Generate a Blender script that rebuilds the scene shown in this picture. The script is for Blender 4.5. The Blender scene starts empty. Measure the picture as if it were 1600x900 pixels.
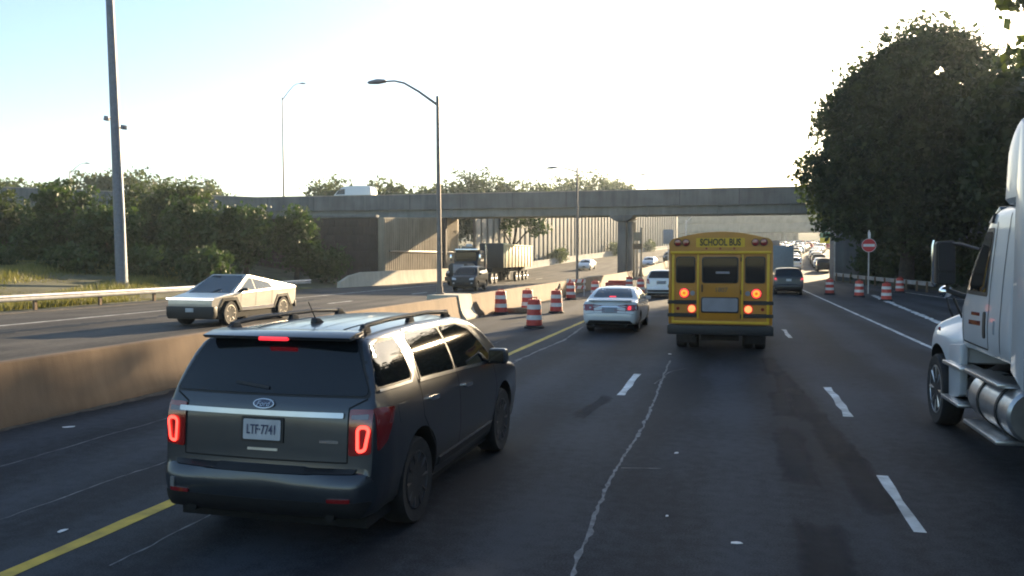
import bpy, bmesh, math, random
import numpy as np
from mathutils import Vector, Matrix
from mathutils.bvhtree import BVHTree

scene = bpy.context.scene
COL = scene.collection
PI = math.pi
rad = math.radians

# ---------------------------------------------------------------- camera
cam_data = bpy.data.cameras.new('camera')
cam = bpy.data.objects.new('camera', cam_data)
COL.objects.link(cam)
cam.location = (0.0, 0.0, 2.45)
cam.rotation_euler = (PI/2 - math.atan2(48, 1300), 0, math.atan2(340, 1300))
cam_data.sensor_width = 36.0
cam_data.lens = 1300/1600*36.0
cam_data.clip_start = 0.1
cam_data.clip_end = 5000
scene.camera = cam

# ---------------------------------------------------------------- sky, sun, exposure
SUN_AZ, SUN_EL = 16.2, 13.0           # degrees right of the road, above the horizon
world = bpy.data.worlds.new('World')
scene.world = world
world.use_nodes = True
wn = world.node_tree.nodes
sky = wn.new('ShaderNodeTexSky')
sky.sky_type = 'NISHITA'
sky.sun_disc = False
sky.sun_elevation = rad(SUN_EL)
sky.sun_rotation = rad(SUN_AZ)
sky.air_density = 1.0
sky.dust_density = 0.9
sky.ozone_density = 1.6
bg = wn['Background']
bg.inputs['Strength'].default_value = 0.082
world.node_tree.links.new(sky.outputs['Color'], bg.inputs['Color'])

sun_data = bpy.data.lights.new('sun', 'SUN')
sun_data.energy = 5.0
sun_data.angle = rad(0.53)
sun_data.color = (1.0, 0.76, 0.47)
sun = bpy.data.objects.new('sun', sun_data)
COL.objects.link(sun)
sd = Vector((math.sin(rad(SUN_AZ))*math.cos(rad(SUN_EL)), math.cos(rad(SUN_AZ))*math.cos(rad(SUN_EL)), math.sin(rad(SUN_EL))))
sun.rotation_euler = sd.to_track_quat('Z', 'Y').to_euler()
sun.location = (60, 200, 80)

vs = scene.view_settings
vs.view_transform = 'Standard'
vs.look = 'None'
vs.exposure = 1.9
vs.gamma = 1.0
vs.use_curve_mapping = False
scene.cycles.use_denoising = True
scene.cycles.pixel_filter_type = 'BLACKMAN_HARRIS'
scene.cycles.filter_width = 1.9
scene.cycles.max_bounces = 8
scene.cycles.transparent_max_bounces = 8
scene.cycles.caustics_reflective = False
scene.cycles.caustics_refractive = False

# ---------------------------------------------------------------- materials
def nd(nt, kind, **kw):
    n = nt.nodes.new(kind)
    for k, v in kw.items():
        setattr(n, k, v)
    return n

def mat(name, col, rough=0.5, metal=0.0, coat=0.0, var=0.12, scale=6.0, bump=0.0, bscale=60.0, spec=0.5, dirt=0.0):
    m = bpy.data.materials.new(name)
    m.use_nodes = True
    nt = m.node_tree
    b = nt.nodes['Principled BSDF']
    tc = nd(nt, 'ShaderNodeTexCoord')
    no = nd(nt, 'ShaderNodeTexNoise')
    no.inputs['Scale'].default_value = scale
    no.inputs['Detail'].default_value = 6
    nt.links.new(tc.outputs['Object'], no.inputs['Vector'])
    mx = nd(nt, 'ShaderNodeMix', data_type='RGBA')
    lo = [c*(1-var) for c in col]; hi = [min(1, c*(1+var)) for c in col]
    mx.inputs[6].default_value = (*lo, 1); mx.inputs[7].default_value = (*hi, 1)
    rr = nd(nt, 'ShaderNodeMapRange')
    rr.inputs[1].default_value = 0.3; rr.inputs[2].default_value = 0.7
    nt.links.new(no.outputs['Fac'], rr.inputs[0])
    nt.links.new(rr.outputs[0], mx.inputs[0])
    out = mx.outputs[2]
    if dirt:
        n3 = nd(nt, 'ShaderNodeTexNoise'); n3.inputs['Scale'].default_value = 1.3; n3.inputs['Detail'].default_value = 8
        nt.links.new(tc.outputs['Object'], n3.inputs['Vector'])
        r3 = nd(nt, 'ShaderNodeMapRange'); r3.inputs[1].default_value = 0.45; r3.inputs[2].default_value = 0.75; r3.inputs[4].default_value = dirt
        nt.links.new(n3.outputs['Fac'], r3.inputs[0])
        m3 = nd(nt, 'ShaderNodeMix', data_type='RGBA')
        m3.inputs[7].default_value = (0.09, 0.075, 0.06, 1)
        nt.links.new(r3.outputs[0], m3.inputs[0]); nt.links.new(out, m3.inputs[6]); out = m3.outputs[2]
    nt.links.new(out, b.inputs['Base Color'])
    b.inputs['Roughness'].default_value = rough
    b.inputs['Metallic'].default_value = metal
    b.inputs['Specular IOR Level'].default_value = spec
    b.inputs['Coat Weight'].default_value = coat
    b.inputs['Coat Roughness'].default_value = 0.04
    if bump:
        n2 = nd(nt, 'ShaderNodeTexNoise'); n2.inputs['Scale'].default_value = bscale; n2.inputs['Detail'].default_value = 4
        nt.links.new(tc.outputs['Object'], n2.inputs['Vector'])
        bp = nd(nt, 'ShaderNodeBump'); bp.inputs['Strength'].default_value = bump; bp.inputs['Distance'].default_value = 0.02
        nt.links.new(n2.outputs['Fac'], bp.inputs['Height']); nt.links.new(bp.outputs['Normal'], b.inputs['Normal'])
    return m

def glow(name, col, strength, base=(0.3, 0.02, 0.02)):
    m = mat(name, base, 0.3)
    b = m.node_tree.nodes['Principled BSDF']
    b.inputs['Emission Color'].default_value = (*col, 1)
    b.inputs['Emission Strength'].default_value = strength
    return m

def road_mat(name, c0, c1, track=0.16, rough=0.78):
    m = bpy.data.materials.new(name); m.use_nodes = True
    nt = m.node_tree; b = nt.nodes['Principled BSDF']
    g = nd(nt, 'ShaderNodeNewGeometry')
    def noise(scale, detail=6, vec=None):
        n = nd(nt, 'ShaderNodeTexNoise'); n.inputs['Scale'].default_value = scale; n.inputs['Detail'].default_value = detail
        nt.links.new(vec or g.outputs['Position'], n.inputs['Vector']); return n
    mp = nd(nt, 'ShaderNodeMapping'); mp.inputs['Scale'].default_value = (1, 0.12, 1)
    nt.links.new(g.outputs['Position'], mp.inputs['Vector'])
    streak = noise(0.9, 8, mp.outputs[0]); big = noise(0.35, 5); fine = noise(55, 3); mid = noise(7, 5); grain = noise(230, 2)
    def math_(op, a, bb, c=None):
        n = nd(nt, 'ShaderNodeMath', operation=op)
        for i, s in enumerate((a, bb, c)):
            if s is None: continue
            if isinstance(s, (int, float)): n.inputs[i].default_value = s
            else: nt.links.new(s, n.inputs[i])
        return n.outputs[0]
    sx = nd(nt, 'ShaderNodeSeparateXYZ'); nt.links.new(g.outputs['Position'], sx.inputs[0])
    wob = math_('MULTIPLY_ADD', streak.outputs['Fac'], 0.5, sx.outputs[0])
    ph = math_('MULTIPLY', math_('ADD', wob, -1.15), 2*PI/1.8)
    tr = math_('MULTIPLY', math_('COSINE', ph, 0), -track)
    f = math_('ADD', math_('MULTIPLY', streak.outputs['Fac'], 1.5), math_('MULTIPLY', big.outputs['Fac'], 0.9))
    f = math_('ADD', f, math_('MULTIPLY', fine.outputs['Fac'], 1.3))
    f = math_('ADD', f, math_('MULTIPLY', mid.outputs['Fac'], 0.7))
    f = math_('ADD', f, math_('ADD', tr, -1.72))
    f = math_('MULTIPLY_ADD', f, 1.9, -0.44)
    mx = nd(nt, 'ShaderNodeMix', data_type='RGBA')
    mx.inputs[6].default_value = (*c0, 1); mx.inputs[7].default_value = (*c1, 1)
    nt.links.new(f, mx.inputs[0]); nt.links.new(mx.outputs[2], b.inputs['Base Color'])
    nt.links.new(math_('MULTIPLY_ADD', streak.outputs['Fac'], 0.2, rough-0.1), b.inputs['Roughness'])
    b.inputs['Specular IOR Level'].default_value = 0.16
    bp = nd(nt, 'ShaderNodeBump'); bp.inputs['Strength'].default_value = 0.5; bp.inputs['Distance'].default_value = 0.01
    nt.links.new(grain.outputs['Fac'], bp.inputs['Height']); nt.links.new(bp.outputs['Normal'], b.inputs['Normal'])
    return m

def leaf_mat(name, c0, c1, trans=0.35):
    m = bpy.data.materials.new(name); m.use_nodes = True
    nt = m.node_tree; nt.nodes.remove(nt.nodes['Principled BSDF'])
    out = nt.nodes['Material Output']
    g = nd(nt, 'ShaderNodeNewGeometry')
    n = nd(nt, 'ShaderNodeTexNoise'); n.inputs['Scale'].default_value = 0.8; n.inputs['Detail'].default_value = 6
    nt.links.new(g.outputs['Position'], n.inputs['Vector'])
    r = nd(nt, 'ShaderNodeMapRange'); r.inputs[1].default_value = 0.3; r.inputs[2].default_value = 0.7
    nt.links.new(n.outputs['Fac'], r.inputs[0])
    mx = nd(nt, 'ShaderNodeMix', data_type='RGBA')
    mx.inputs[6].default_value = (*c0, 1); mx.inputs[7].default_value = (*c1, 1)
    nt.links.new(r.outputs[0], mx.inputs[0])
    d = nd(nt, 'ShaderNodeBsdfPrincipled'); d.inputs['Roughness'].default_value = 0.55; d.inputs['Specular IOR Level'].default_value = 0.3
    t = nd(nt, 'ShaderNodeBsdfTranslucent')
    br = nd(nt, 'ShaderNodeMix', data_type='RGBA', blend_type='MULTIPLY'); br.inputs[0].default_value = 1
    br.inputs[7].default_value = (1.3, 1.25, 0.6, 1)
    nt.links.new(mx.outputs[2], d.inputs['Base Color']); nt.links.new(mx.outputs[2], br.inputs[6]); nt.links.new(br.outputs[2], t.inputs['Color'])
    s = nd(nt, 'ShaderNodeMixShader'); s.inputs[0].default_value = trans
    nt.links.new(d.outputs[0], s.inputs[1]); nt.links.new(t.outputs[0], s.inputs[2]); nt.links.new(s.outputs[0], out.inputs['Surface'])
    return m

def panel_mat(name, c0, c1, rough=0.85):
    """weathered concrete: blotches, vertical run-off streaks, fine pitting"""
    m = bpy.data.materials.new(name); m.use_nodes = True
    nt = m.node_tree; b = nt.nodes['Principled BSDF']
    g = nd(nt, 'ShaderNodeNewGeometry')
    mp = nd(nt, 'ShaderNodeMapping'); mp.inputs['Scale'].default_value = (1.6, 1.6, 0.18)
    nt.links.new(g.outputs['Position'], mp.inputs['Vector'])
    a = nd(nt, 'ShaderNodeTexNoise'); a.inputs['Scale'].default_value = 1.2; a.inputs['Detail'].default_value = 9; a.inputs['Roughness'].default_value = 0.65
    nt.links.new(mp.outputs[0], a.inputs['Vector'])
    c = nd(nt, 'ShaderNodeTexNoise'); c.inputs['Scale'].default_value = 0.5; c.inputs['Detail'].default_value = 7
    nt.links.new(g.outputs['Position'], c.inputs['Vector'])
    ad = nd(nt, 'ShaderNodeMath', operation='ADD'); nt.links.new(a.outputs['Fac'], ad.inputs[0]); nt.links.new(c.outputs['Fac'], ad.inputs[1])
    r = nd(nt, 'ShaderNodeMapRange'); r.inputs[1].default_value = 0.75; r.inputs[2].default_value = 1.25
    nt.links.new(ad.outputs[0], r.inputs[0])
    mx = nd(nt, 'ShaderNodeMix', data_type='RGBA'); mx.inputs[6].default_value = (*c0, 1); mx.inputs[7].default_value = (*c1, 1)
    nt.links.new(r.outputs[0], mx.inputs[0]); nt.links.new(mx.outputs[2], b.inputs['Base Color'])
    b.inputs['Roughness'].default_value = rough
    f = nd(nt, 'ShaderNodeTexNoise'); f.inputs['Scale'].default_value = 40; f.inputs['Detail'].default_value = 5
    nt.links.new(g.outputs['Position'], f.inputs['Vector'])
    bp = nd(nt, 'ShaderNodeBump'); bp.inputs['Strength'].default_value = 0.4; bp.inputs['Distance'].default_value = 0.01
    nt.links.new(f.outputs['Fac'], bp.inputs['Height']); nt.links.new(bp.outputs['Normal'], b.inputs['Normal'])
    return m

def stain_mat(name, base):
    """thin overlay with ragged, fading edges: mask from the sheet's own 'inside' attribute and noise"""
    m = base.copy(); m.name = name
    nt = m.node_tree; out = nt.nodes['Material Output']; b = nt.nodes['Principled BSDF']
    at = nd(nt, 'ShaderNodeAttribute', attribute_name='inside')
    g = nd(nt, 'ShaderNodeNewGeometry')
    n = nd(nt, 'ShaderNodeTexNoise'); n.inputs['Scale'].default_value = 5; n.inputs['Detail'].default_value = 7
    nt.links.new(g.outputs['Position'], n.inputs['Vector'])
    a = nd(nt, 'ShaderNodeMath', operation='MULTIPLY_ADD'); a.inputs[1].default_value = 1.1
    nt.links.new(n.outputs['Fac'], a.inputs[0]); nt.links.new(at.outputs['Fac'], a.inputs[2])
    r = nd(nt, 'ShaderNodeMapRange'); r.inputs[1].default_value = 0.55; r.inputs[2].default_value = 1.55; r.inputs[4].default_value = 0.70
    nt.links.new(a.outputs[0], r.inputs[0])
    tr = nd(nt, 'ShaderNodeBsdfTransparent'); mx = nd(nt, 'ShaderNodeMixShader')
    nt.links.new(r.outputs[0], mx.inputs[0]); nt.links.new(tr.outputs[0], mx.inputs[1]); nt.links.new(b.outputs[0], mx.inputs[2]); nt.links.new(mx.outputs[0], out.inputs['Surface'])
    return m

K = {}
K['asphalt'] = road_mat('asphalt', (0.016, 0.019, 0.024), (0.052, 0.059, 0.070))
K['asphalt_sunlit'] = road_mat('asphalt_sunlit', (0.034, 0.033, 0.032), (0.095, 0.089, 0.082), 0.05, 0.75)  # lighter, browner asphalt with sunlight put into the colour
K['patch'] = road_mat('asphalt_patch', (0.008, 0.012, 0.019), (0.020, 0.028, 0.040), 0.0, 0.75)
K['stain'] = stain_mat('asphalt_stain', K['patch'])
K['sealant'] = mat('crack_sealant', (0.16, 0.165, 0.17), 0.8, var=0.5, scale=9)
K['white_paint'] = mat('white_paint', (0.62, 0.63, 0.62), 0.7, var=0.30, scale=5, bump=0.3, dirt=0.75)
K['yellow_paint'] = mat('yellow_paint', (0.60, 0.40, 0.03), 0.7, var=0.25, scale=5, bump=0.3, dirt=0.5)
K['concrete'] = panel_mat('concrete', (0.20, 0.185, 0.16), (0.38, 0.35, 0.31))
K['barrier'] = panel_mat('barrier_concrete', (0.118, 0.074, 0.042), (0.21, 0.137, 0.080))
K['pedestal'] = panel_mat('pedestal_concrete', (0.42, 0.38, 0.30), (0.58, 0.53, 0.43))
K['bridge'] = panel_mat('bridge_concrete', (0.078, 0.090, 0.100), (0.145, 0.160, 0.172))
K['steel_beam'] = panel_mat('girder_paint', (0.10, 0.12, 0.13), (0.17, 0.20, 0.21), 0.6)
K['wall_tan'] = panel_mat('tan_wall', (0.20, 0.165, 0.12), (0.33, 0.28, 0.21))
K['wall_brown'] = panel_mat('brown_wall', (0.032, 0.025, 0.025), (0.064, 0.048, 0.045))
K['wall_grey'] = panel_mat('grey_wall', (0.17, 0.175, 0.165), (0.29, 0.29, 0.275))
K['wall_pile'] = panel_mat('wall_pile', (0.08, 0.08, 0.078), (0.14, 0.14, 0.135))
K['ground'] = mat('dry_soil', (0.085, 0.085, 0.045), 0.95, var=0.4, scale=0.6, bump=0.4, bscale=6)
K['dirt'] = mat('road_dirt', (0.075, 0.062, 0.048), 0.95, var=0.5, scale=8, bump=0.8, bscale=30)
K['hill_scrub'] = mat('hill_scrub', (0.05, 0.07, 0.04), 0.95, var=0.6, scale=0.05)
K['galv'] = mat('galvanised_steel', (0.42, 0.42, 0.42), 0.5, 0.35, var=0.2, scale=3)
K['pole'] = mat('pole_paint', (0.13, 0.15, 0.19), 0.55, 0.2, var=0.15)
K['pole_brown'] = mat('pole_weathered', (0.19, 0.17, 0.16), 0.5, 0.5, var=0.2)
K['wood'] = mat('weathered_wood', (0.16, 0.11, 0.07), 0.9, var=0.3, scale=10)
K['bark'] = mat('bark', (0.045, 0.036, 0.028), 0.95, var=0.4, scale=4, bump=0.8, bscale=12)
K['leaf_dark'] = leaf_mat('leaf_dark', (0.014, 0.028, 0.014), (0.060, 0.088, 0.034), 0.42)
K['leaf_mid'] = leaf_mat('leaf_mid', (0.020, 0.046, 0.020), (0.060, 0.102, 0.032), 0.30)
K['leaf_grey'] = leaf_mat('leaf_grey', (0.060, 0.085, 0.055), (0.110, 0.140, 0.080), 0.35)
K['grass'] = leaf_mat('grass', (0.10, 0.12, 0.03), (0.26, 0.24, 0.09), 0.3)
K['rubber'] = mat('tyre_rubber', (0.014, 0.014, 0.015), 0.8, var=0.3, scale=12, bump=0.2)
K['black'] = mat('black_plastic', (0.012, 0.012, 0.013), 0.55, var=0.2)
K['matt_black'] = mat('underbody_black', (0.006, 0.006, 0.006), 0.9)
K['glass'] = mat('tinted_glass', (0.006, 0.008, 0.010), 0.03, var=0.05, spec=0.55)
K['glass_light'] = mat('light_tinted_glass', (0.03, 0.045, 0.055), 0.03, var=0.05, spec=0.8)
K['chrome'] = mat('chrome', (0.72, 0.73, 0.75), 0.10, 1.0, var=0.03)
K['chrome_dull'] = mat('satin_chrome', (0.42, 0.44, 0.47), 0.28, 1.0, var=0.1, scale=3)
K['alloy'] = mat('alloy', (0.42, 0.42, 0.43), 0.3, 0.9, var=0.05)
K['wheel_cover'] = mat('pale_wheel_cover', (0.40, 0.36, 0.30), 0.5, 0.3)
K['shaded_rim'] = mat('shaded_rim', (0.05, 0.05, 0.055), 0.4, 0.7)  # rim colour darkened to carry the wheel arch shade
K['suv_paint'] = mat('dark_grey_paint', (0.038, 0.045, 0.056), 0.34, 0.5, 0.7, var=0.05, dirt=0.08)
K['suv_paint'].node_tree.nodes['Principled BSDF'].inputs['Coat Roughness'].default_value = 0.12
K['white_car'] = mat('white_car_paint', (0.66, 0.68, 0.70), 0.35, 0.0, 0.9, var=0.03)
K['pearl'] = mat('pearl_white_paint', (0.58, 0.62, 0.64), 0.32, 0.0, 1.0, var=0.03)
K['dark_car'] = mat('dark_car_paint', (0.010, 0.010, 0.013), 0.4, 0.0, 0.3, var=0.05)
K['navy'] = mat('navy_car_paint', (0.005, 0.006, 0.010), 0.45, 0.0, 0.15, var=0.05, spec=0.25)
K['steel'] = mat('brushed_stainless', (0.62, 0.60, 0.56), 0.34, 0.75, var=0.06, scale=2)
K['bus_yellow'] = mat('school_bus_yellow', (0.42, 0.175, 0.010), 0.45, 0.0, 0.2, var=0.08, scale=2, dirt=0.2)
K['bus_bright'] = mat('yellow_reflective_tape', (0.60, 0.36, 0.015), 0.5, var=0.06)
K['truck_white'] = mat('truck_white_paint', (0.46, 0.49, 0.53), 0.42, 0.0, 0.4, var=0.05, scale=2, dirt=0.12)
K['alu'] = mat('aluminium', (0.55, 0.56, 0.57), 0.32, 0.9, var=0.12)
K['cream'] = mat('cream_paint', (0.82, 0.69, 0.40), 0.6, var=0.1, scale=1.5, dirt=0.25)
K['orange'] = mat('drum_orange', (0.50, 0.050, 0.030), 0.55, var=0.12, dirt=0.25)
K['drum_white'] = mat('drum_white', (0.66, 0.64, 0.62), 0.5, var=0.12, dirt=0.25)
K['lens_red'] = mat('red_lens', (0.20, 0.008, 0.010), 0.12, 0.0, 1.0)
K['lens_clear'] = mat('clear_lens', (0.45, 0.46, 0.48), 0.15, 0.0, 1.0)
K['brake'] = glow('brake_lamp_lit', (1.0, 0.05, 0.035), 1.3)
K['brake_soft'] = glow('brake_lamp_soft', (1.0, 0.03, 0.05), 0.40)
K['brake_hot'] = glow('brake_lamp_hot', (1.0, 0.20, 0.06), 0.75)
K['amber'] = glow('amber_lamp_lit', (1.0, 0.26, 0.02), 0.55)
K['brake_dim'] = glow('brake_lamp_dim', (1.0, 0.02, 0.02), 0.10)
K['amber_dim'] = glow('amber_lamp_dim', (1.0, 0.22, 0.0), 0.16)
K['headlamp'] = mat('headlamp_glass', (0.55, 0.57, 0.60), 0.1, 0.0, 1.0)
K['sign_red'] = mat('sign_red', (0.52, 0.025, 0.03), 0.5)
K['sign_white'] = mat('sign_white', (0.65, 0.65, 0.66), 0.5)
K['sign_green'] = mat('sign_green', (0.02, 0.16, 0.09), 0.5)
K['sign_yellow'] = mat('sign_yellow', (0.72, 0.55, 0.02), 0.5)
K['plate'] = mat('plate_white', (0.40, 0.42, 0.45), 0.45)
K['plate_text'] = mat('plate_blue', (0.03, 0.04, 0.10), 0.5)
K['emblem_blue'] = mat('emblem_blue', (0.01, 0.015, 0.05), 0.2, 0.3, 1.0)
K['grey_panel'] = mat('grey_panel', (0.20, 0.20, 0.23), 0.4, 0.2, var=0.15, scale=3)
K['mirror_dark'] = mat('dark_mirror', (0.008, 0.010, 0.016), 0.35)
K['box_grey'] = mat('truck_box_grey', (0.22, 0.26, 0.30), 0.5, var=0.1)
K['skin_dark'] = mat('cab_dark', (0.012, 0.012, 0.014), 0.5)

# ---------------------------------------------------------------- object helpers
def tag(o, label=None, cat=None, group=None, kind=None):
    if label: o['label'] = label
    if cat: o['category'] = cat
    if group: o['group'] = group
    if kind: o['kind'] = kind
    return o

def thing(name, label, cat, loc=(0, 0, 0), rz=0.0, group=None):
    o = bpy.data.objects.new(name, None)
    o.empty_display_size = 0.2
    COL.objects.link(o)
    o.location = loc; o.rotation_euler = (0, 0, rz)
    return tag(o, label, cat, group)

def link(name, me, parent=None):
    o = bpy.data.objects.new(name, me)
    COL.objects.link(o)
    if parent is not None: o.parent = parent
    return o

def finish(bm, name, mats, parent=None, smooth=None, recalc=True):
    if recalc: bmesh.ops.recalc_face_normals(bm, faces=bm.faces)
    me = bpy.data.meshes.new(name)
    bm.to_mesh(me); bm.free()
    if not isinstance(mats, (list, tuple)): mats = [mats]
    for m in mats: me.materials.append(K[m] if isinstance(m, str) else m)
    if smooth is not None:
        me.polygons.foreach_set('use_smooth', [True]*len(me.polygons))
        me.set_sharp_from_angle(angle=rad(smooth))
    return link(name, me, parent)

class MB:
    """collects simple shapes into one bmesh"""
    def __init__(s): s.bm = bmesh.new(); s.mi = 0
    def face(s, vs_):
        f = s.bm.faces.new(vs_); f.material_index = s.mi; return f
    def box(s, x0, x1, y0, y1, z0, z1):
        v = [s.bm.verts.new(p) for p in ((x0,y0,z0),(x1,y0,z0),(x1,y1,z0),(x0,y1,z0),(x0,y0,z1),(x1,y0,z1),(x1,y1,z1),(x0,y1,z1))]
        for q in ((0,3,2,1),(4,5,6,7),(0,1,5,4),(1,2,6,5),(2,3,7,6),(3,0,4,7)): s.face([v[i] for i in q])
        return s
    def prism(s, poly, axis, a0, a1, scale1=None):
        """poly in the two other axes (x: y,z  y: x,z  z: x,y) extruded along axis"""
        def P(p, a):
            return {'x': (a, p[0], p[1]), 'y': (p[0], a, p[1]), 'z': (p[0], p[1], a)}[axis]
        A = [s.bm.verts.new(P(p, a0)) for p in poly]
        B = [s.bm.verts.new(P(p, a1)) for p in (scale1 or poly)]
        n = len(poly)
        s.face(A[::-1]); s.face(B)
        for i in range(n): s.face([A[i], A[(i+1) % n], B[(i+1) % n], B[i]])
        return s
    def tube(s, path, r, n=8, cap=True):
        path = [Vector(p) for p in path]
        rr = r if isinstance(r, (list, tuple)) else [r]*len(path)
        rings = []
        ref = None
        for i, p in enumerate(path):
            t = (path[min(i+1, len(path)-1)] - path[max(i-1, 0)]).normalized()
            if ref is None:
                ref = Vector((0, 0, 1)) if abs(t.z) < 0.9 else Vector((1, 0, 0))
            u = t.cross(ref).normalized(); w = u.cross(t).normalized(); ref = w
            rings.append([s.bm.verts.new(p + (u*math.cos(2*PI*k/n) + w*math.sin(2*PI*k/n))*rr[i]) for k in range(n)])
        for a, b in zip(rings, rings[1:]):
            for k in range(n): s.face([a[k], a[(k+1) % n], b[(k+1) % n], b[k]])
        if cap: s.face(rings[0][::-1]); s.face(rings[-1])
        return s
    def lathe(s, prof, n=20, axis='z', at=(0, 0, 0), hollow=False):
        """prof: (r, h) pairs"""
        rings = []
        at = Vector(at)
        for r, h in prof:
            ring = []
            for k in range(n):
                a = 2*PI*k/n; c, sn = r*math.cos(a), r*math.sin(a)
                p = {'z': (c, sn, h), 'x': (h, c, sn), 'y': (c, h, sn)}[axis]
                ring.append(s.bm.verts.new(at + Vector(p)))
            rings.append(ring)
        for a, b in zip(rings, rings[1:]):
            for k in range(n): s.face([a[k], a[(k+1) % n], b[(k+1) % n], b[k]])
        if hollow:
            for k in range(n): s.face([rings[-1][k], rings[-1][(k+1) % n], rings[0][(k+1) % n], rings[0][k]])
        else:
            s.face(rings[0][::-1]); s.face(rings[-1])
        return s
    def build(s, name, mats, parent=None, smooth=35, bevel=0.0, seg=2):
        if bevel:
            bmesh.ops.recalc_face_normals(s.bm, faces=s.bm.faces)
            ed = [e for e in s.bm.edges if len(e.link_faces) == 2 and e.calc_face_angle(0) > rad(28)]
            bmesh.ops.bevel(s.bm, geom=ed, offset=bevel, segments=seg, affect='EDGES', profile=0.5, clamp_overlap=True)
        return finish(s.bm, name, mats, parent, smooth)

def text(name, body, size, m, parent, loc, rot=(PI/2, 0, 0), extrude=0.004, xscale=1.0, bold=0.0, align='CENTER', shear=0.0):
    cu = bpy.data.curves.new(name, 'FONT')
    cu.body = body; cu.size = size; cu.extrude = extrude; cu.offset = bold; cu.shear = shear
    cu.align_x = align; cu.align_y = 'CENTER'; cu.resolution_u = 3
    t = bpy.data.objects.new(name, cu); COL.objects.link(t)
    bpy.context.view_layer.update()
    me = bpy.data.meshes.new_from_object(t.evaluated_get(bpy.context.evaluated_depsgraph_get()))
    bpy.data.objects.remove(t); bpy.data.curves.remove(cu)
    me.materials.clear(); me.materials.append(K[m])
    o = link(name, me, parent); o.location = loc; o.rotation_euler = rot; o.scale = (xscale, 1, 1)
    return o

def copy_tree(o, parent=None):
    c = o.copy(); COL.objects.link(c)
    if parent is not None: c.parent = parent
    for ch in list(o.children): copy_tree(ch, c)
    return c

def pchip(xs, ys, x):
    xs = np.asarray(xs, float); ys = np.asarray(ys, float); x = np.asarray(x, float)
    h = np.diff(xs); d = np.diff(ys)/h
    m = np.zeros_like(ys)
    for i in range(1, len(xs)-1):
        if d[i-1]*d[i] > 0:
            w1 = 2*h[i]+h[i-1]; w2 = h[i]+2*h[i-1]
            m[i] = (w1+w2)/(w1/d[i-1]+w2/d[i])
    m[0], m[-1] = d[0], d[-1]
    i = np.clip(np.searchsorted(xs, x)-1, 0, len(xs)-2)
    t = np.clip((x-xs[i])/h[i], 0, 1)
    return (2*t**3-3*t**2+1)*ys[i] + (t**3-2*t**2+t)*h[i]*m[i] + (-2*t**3+3*t**2)*ys[i+1] + (t**3-t**2)*h[i]*m[i+1]

def fillet(poly, r, n=4):
    out = []
    N = len(poly)
    for i in range(N):
        p0, p, p1 = (Vector(poly[i-1]), Vector(poly[i]), Vector(poly[(i+1) % N]))
        a = (p0-p); b = (p1-p)
        k = min(r, a.length*0.45, b.length*0.45)
        A = p+a.normalized()*k; B = p+b.normalized()*k
        for j in range(n+1):
            t = j/n
            q = A*(1-t)**2 + p*2*t*(1-t) + B*t*t
            out.append((q.x, q.y))
    return out

# ================================================================ SETTING
def zr(y):
    """long profile of the road: level, then a climb beyond the bridge"""
    if y <= 75: return 0.0
    g = 0.035
    if y <= 115: return g*(y-75)**2/80
    if y <= 240: return g*20 + g*(y-115)
    if y <= 300:
        t = y-240; return g*145 + g*t - g*t*t/120
    return g*145 + g*30
def cx(y): return 0.00053*max(0.0, y-70)**2 if y < 330 else 0.00053*260**2 + 2*0.00053*260*(y-330)

def strip(name, mat_, ys, left, right, zoff, parent=None, kind=None, nx=1):
    bm = bmesh.new(); prev = None
    for y in ys:
        l, r = (left(y) if callable(left) else left), (right(y) if callable(right) else right)
        row = [bm.verts.new((l+(r-l)*k/nx + cx(y), y, zr(y)+zoff)) for k in range(nx+1)]
        if prev:
            for k in range(nx): bm.faces.new((prev[k], prev[k+1], row[k+1], row[k]))
        prev = row
    o = finish(bm, name, mat_, parent, 60, recalc=False)
    if kind: o['kind'] = kind
    return o

YS = [-190, -100, -40, -20, 0, 20, 40, 60] + list(range(70, 336, 6))
def right_edge(y):
    return float(np.interp(y, [-40, 12, 34, 66, 90, 120, 330], [6.6, 6.9, 15.5, 15.5, 9.6, 13.0, 13.0]))
road = strip('road', 'asphalt', YS, -10.6, right_edge, 0.0, kind='structure', nx=4)
opp = strip('opposite_road', 'asphalt_sunlit', YS, -31.2, -10.6, 0.0, kind='structure', nx=4)

# one ground sheet to the horizon
gx = [-700, -400, -260, -180, -130] + list(np.arange(-100, 100.1, 4)) + [130, 180, 260, 400, 640]
gy = [-200, -100, -60] + list(np.arange(-30, 340, 6)) + [360, 420, 600, 1000]
bm = bmesh.new(); grid = []
rng = random.Random(5)
for y in gy:
    row = []
    for x in gx:
        xx = x
        b = 0.0
        if xx < -33: b = min(2.2, 0.14*(-33-xx))
        re = right_edge(min(max(y, -40), 330)) + 2.0
        if xx > re: b = min(3.2, 0.22*(xx-re))
        if b > 0: b += rng.uniform(-0.15, 0.15)
        row.append(bm.verts.new((xx + cx(min(y, 330)), y, zr(y) - 0.03 + b)))
    grid.append(row)
for a, c in zip(grid, grid[1:]):
    for k in range(len(gx)-1): bm.faces.new((a[k], a[k+1], c[k+1], c[k]))
g = finish(bm, 'ground', 'ground', None, 60, recalc=False); g['kind'] = 'structure'

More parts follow.
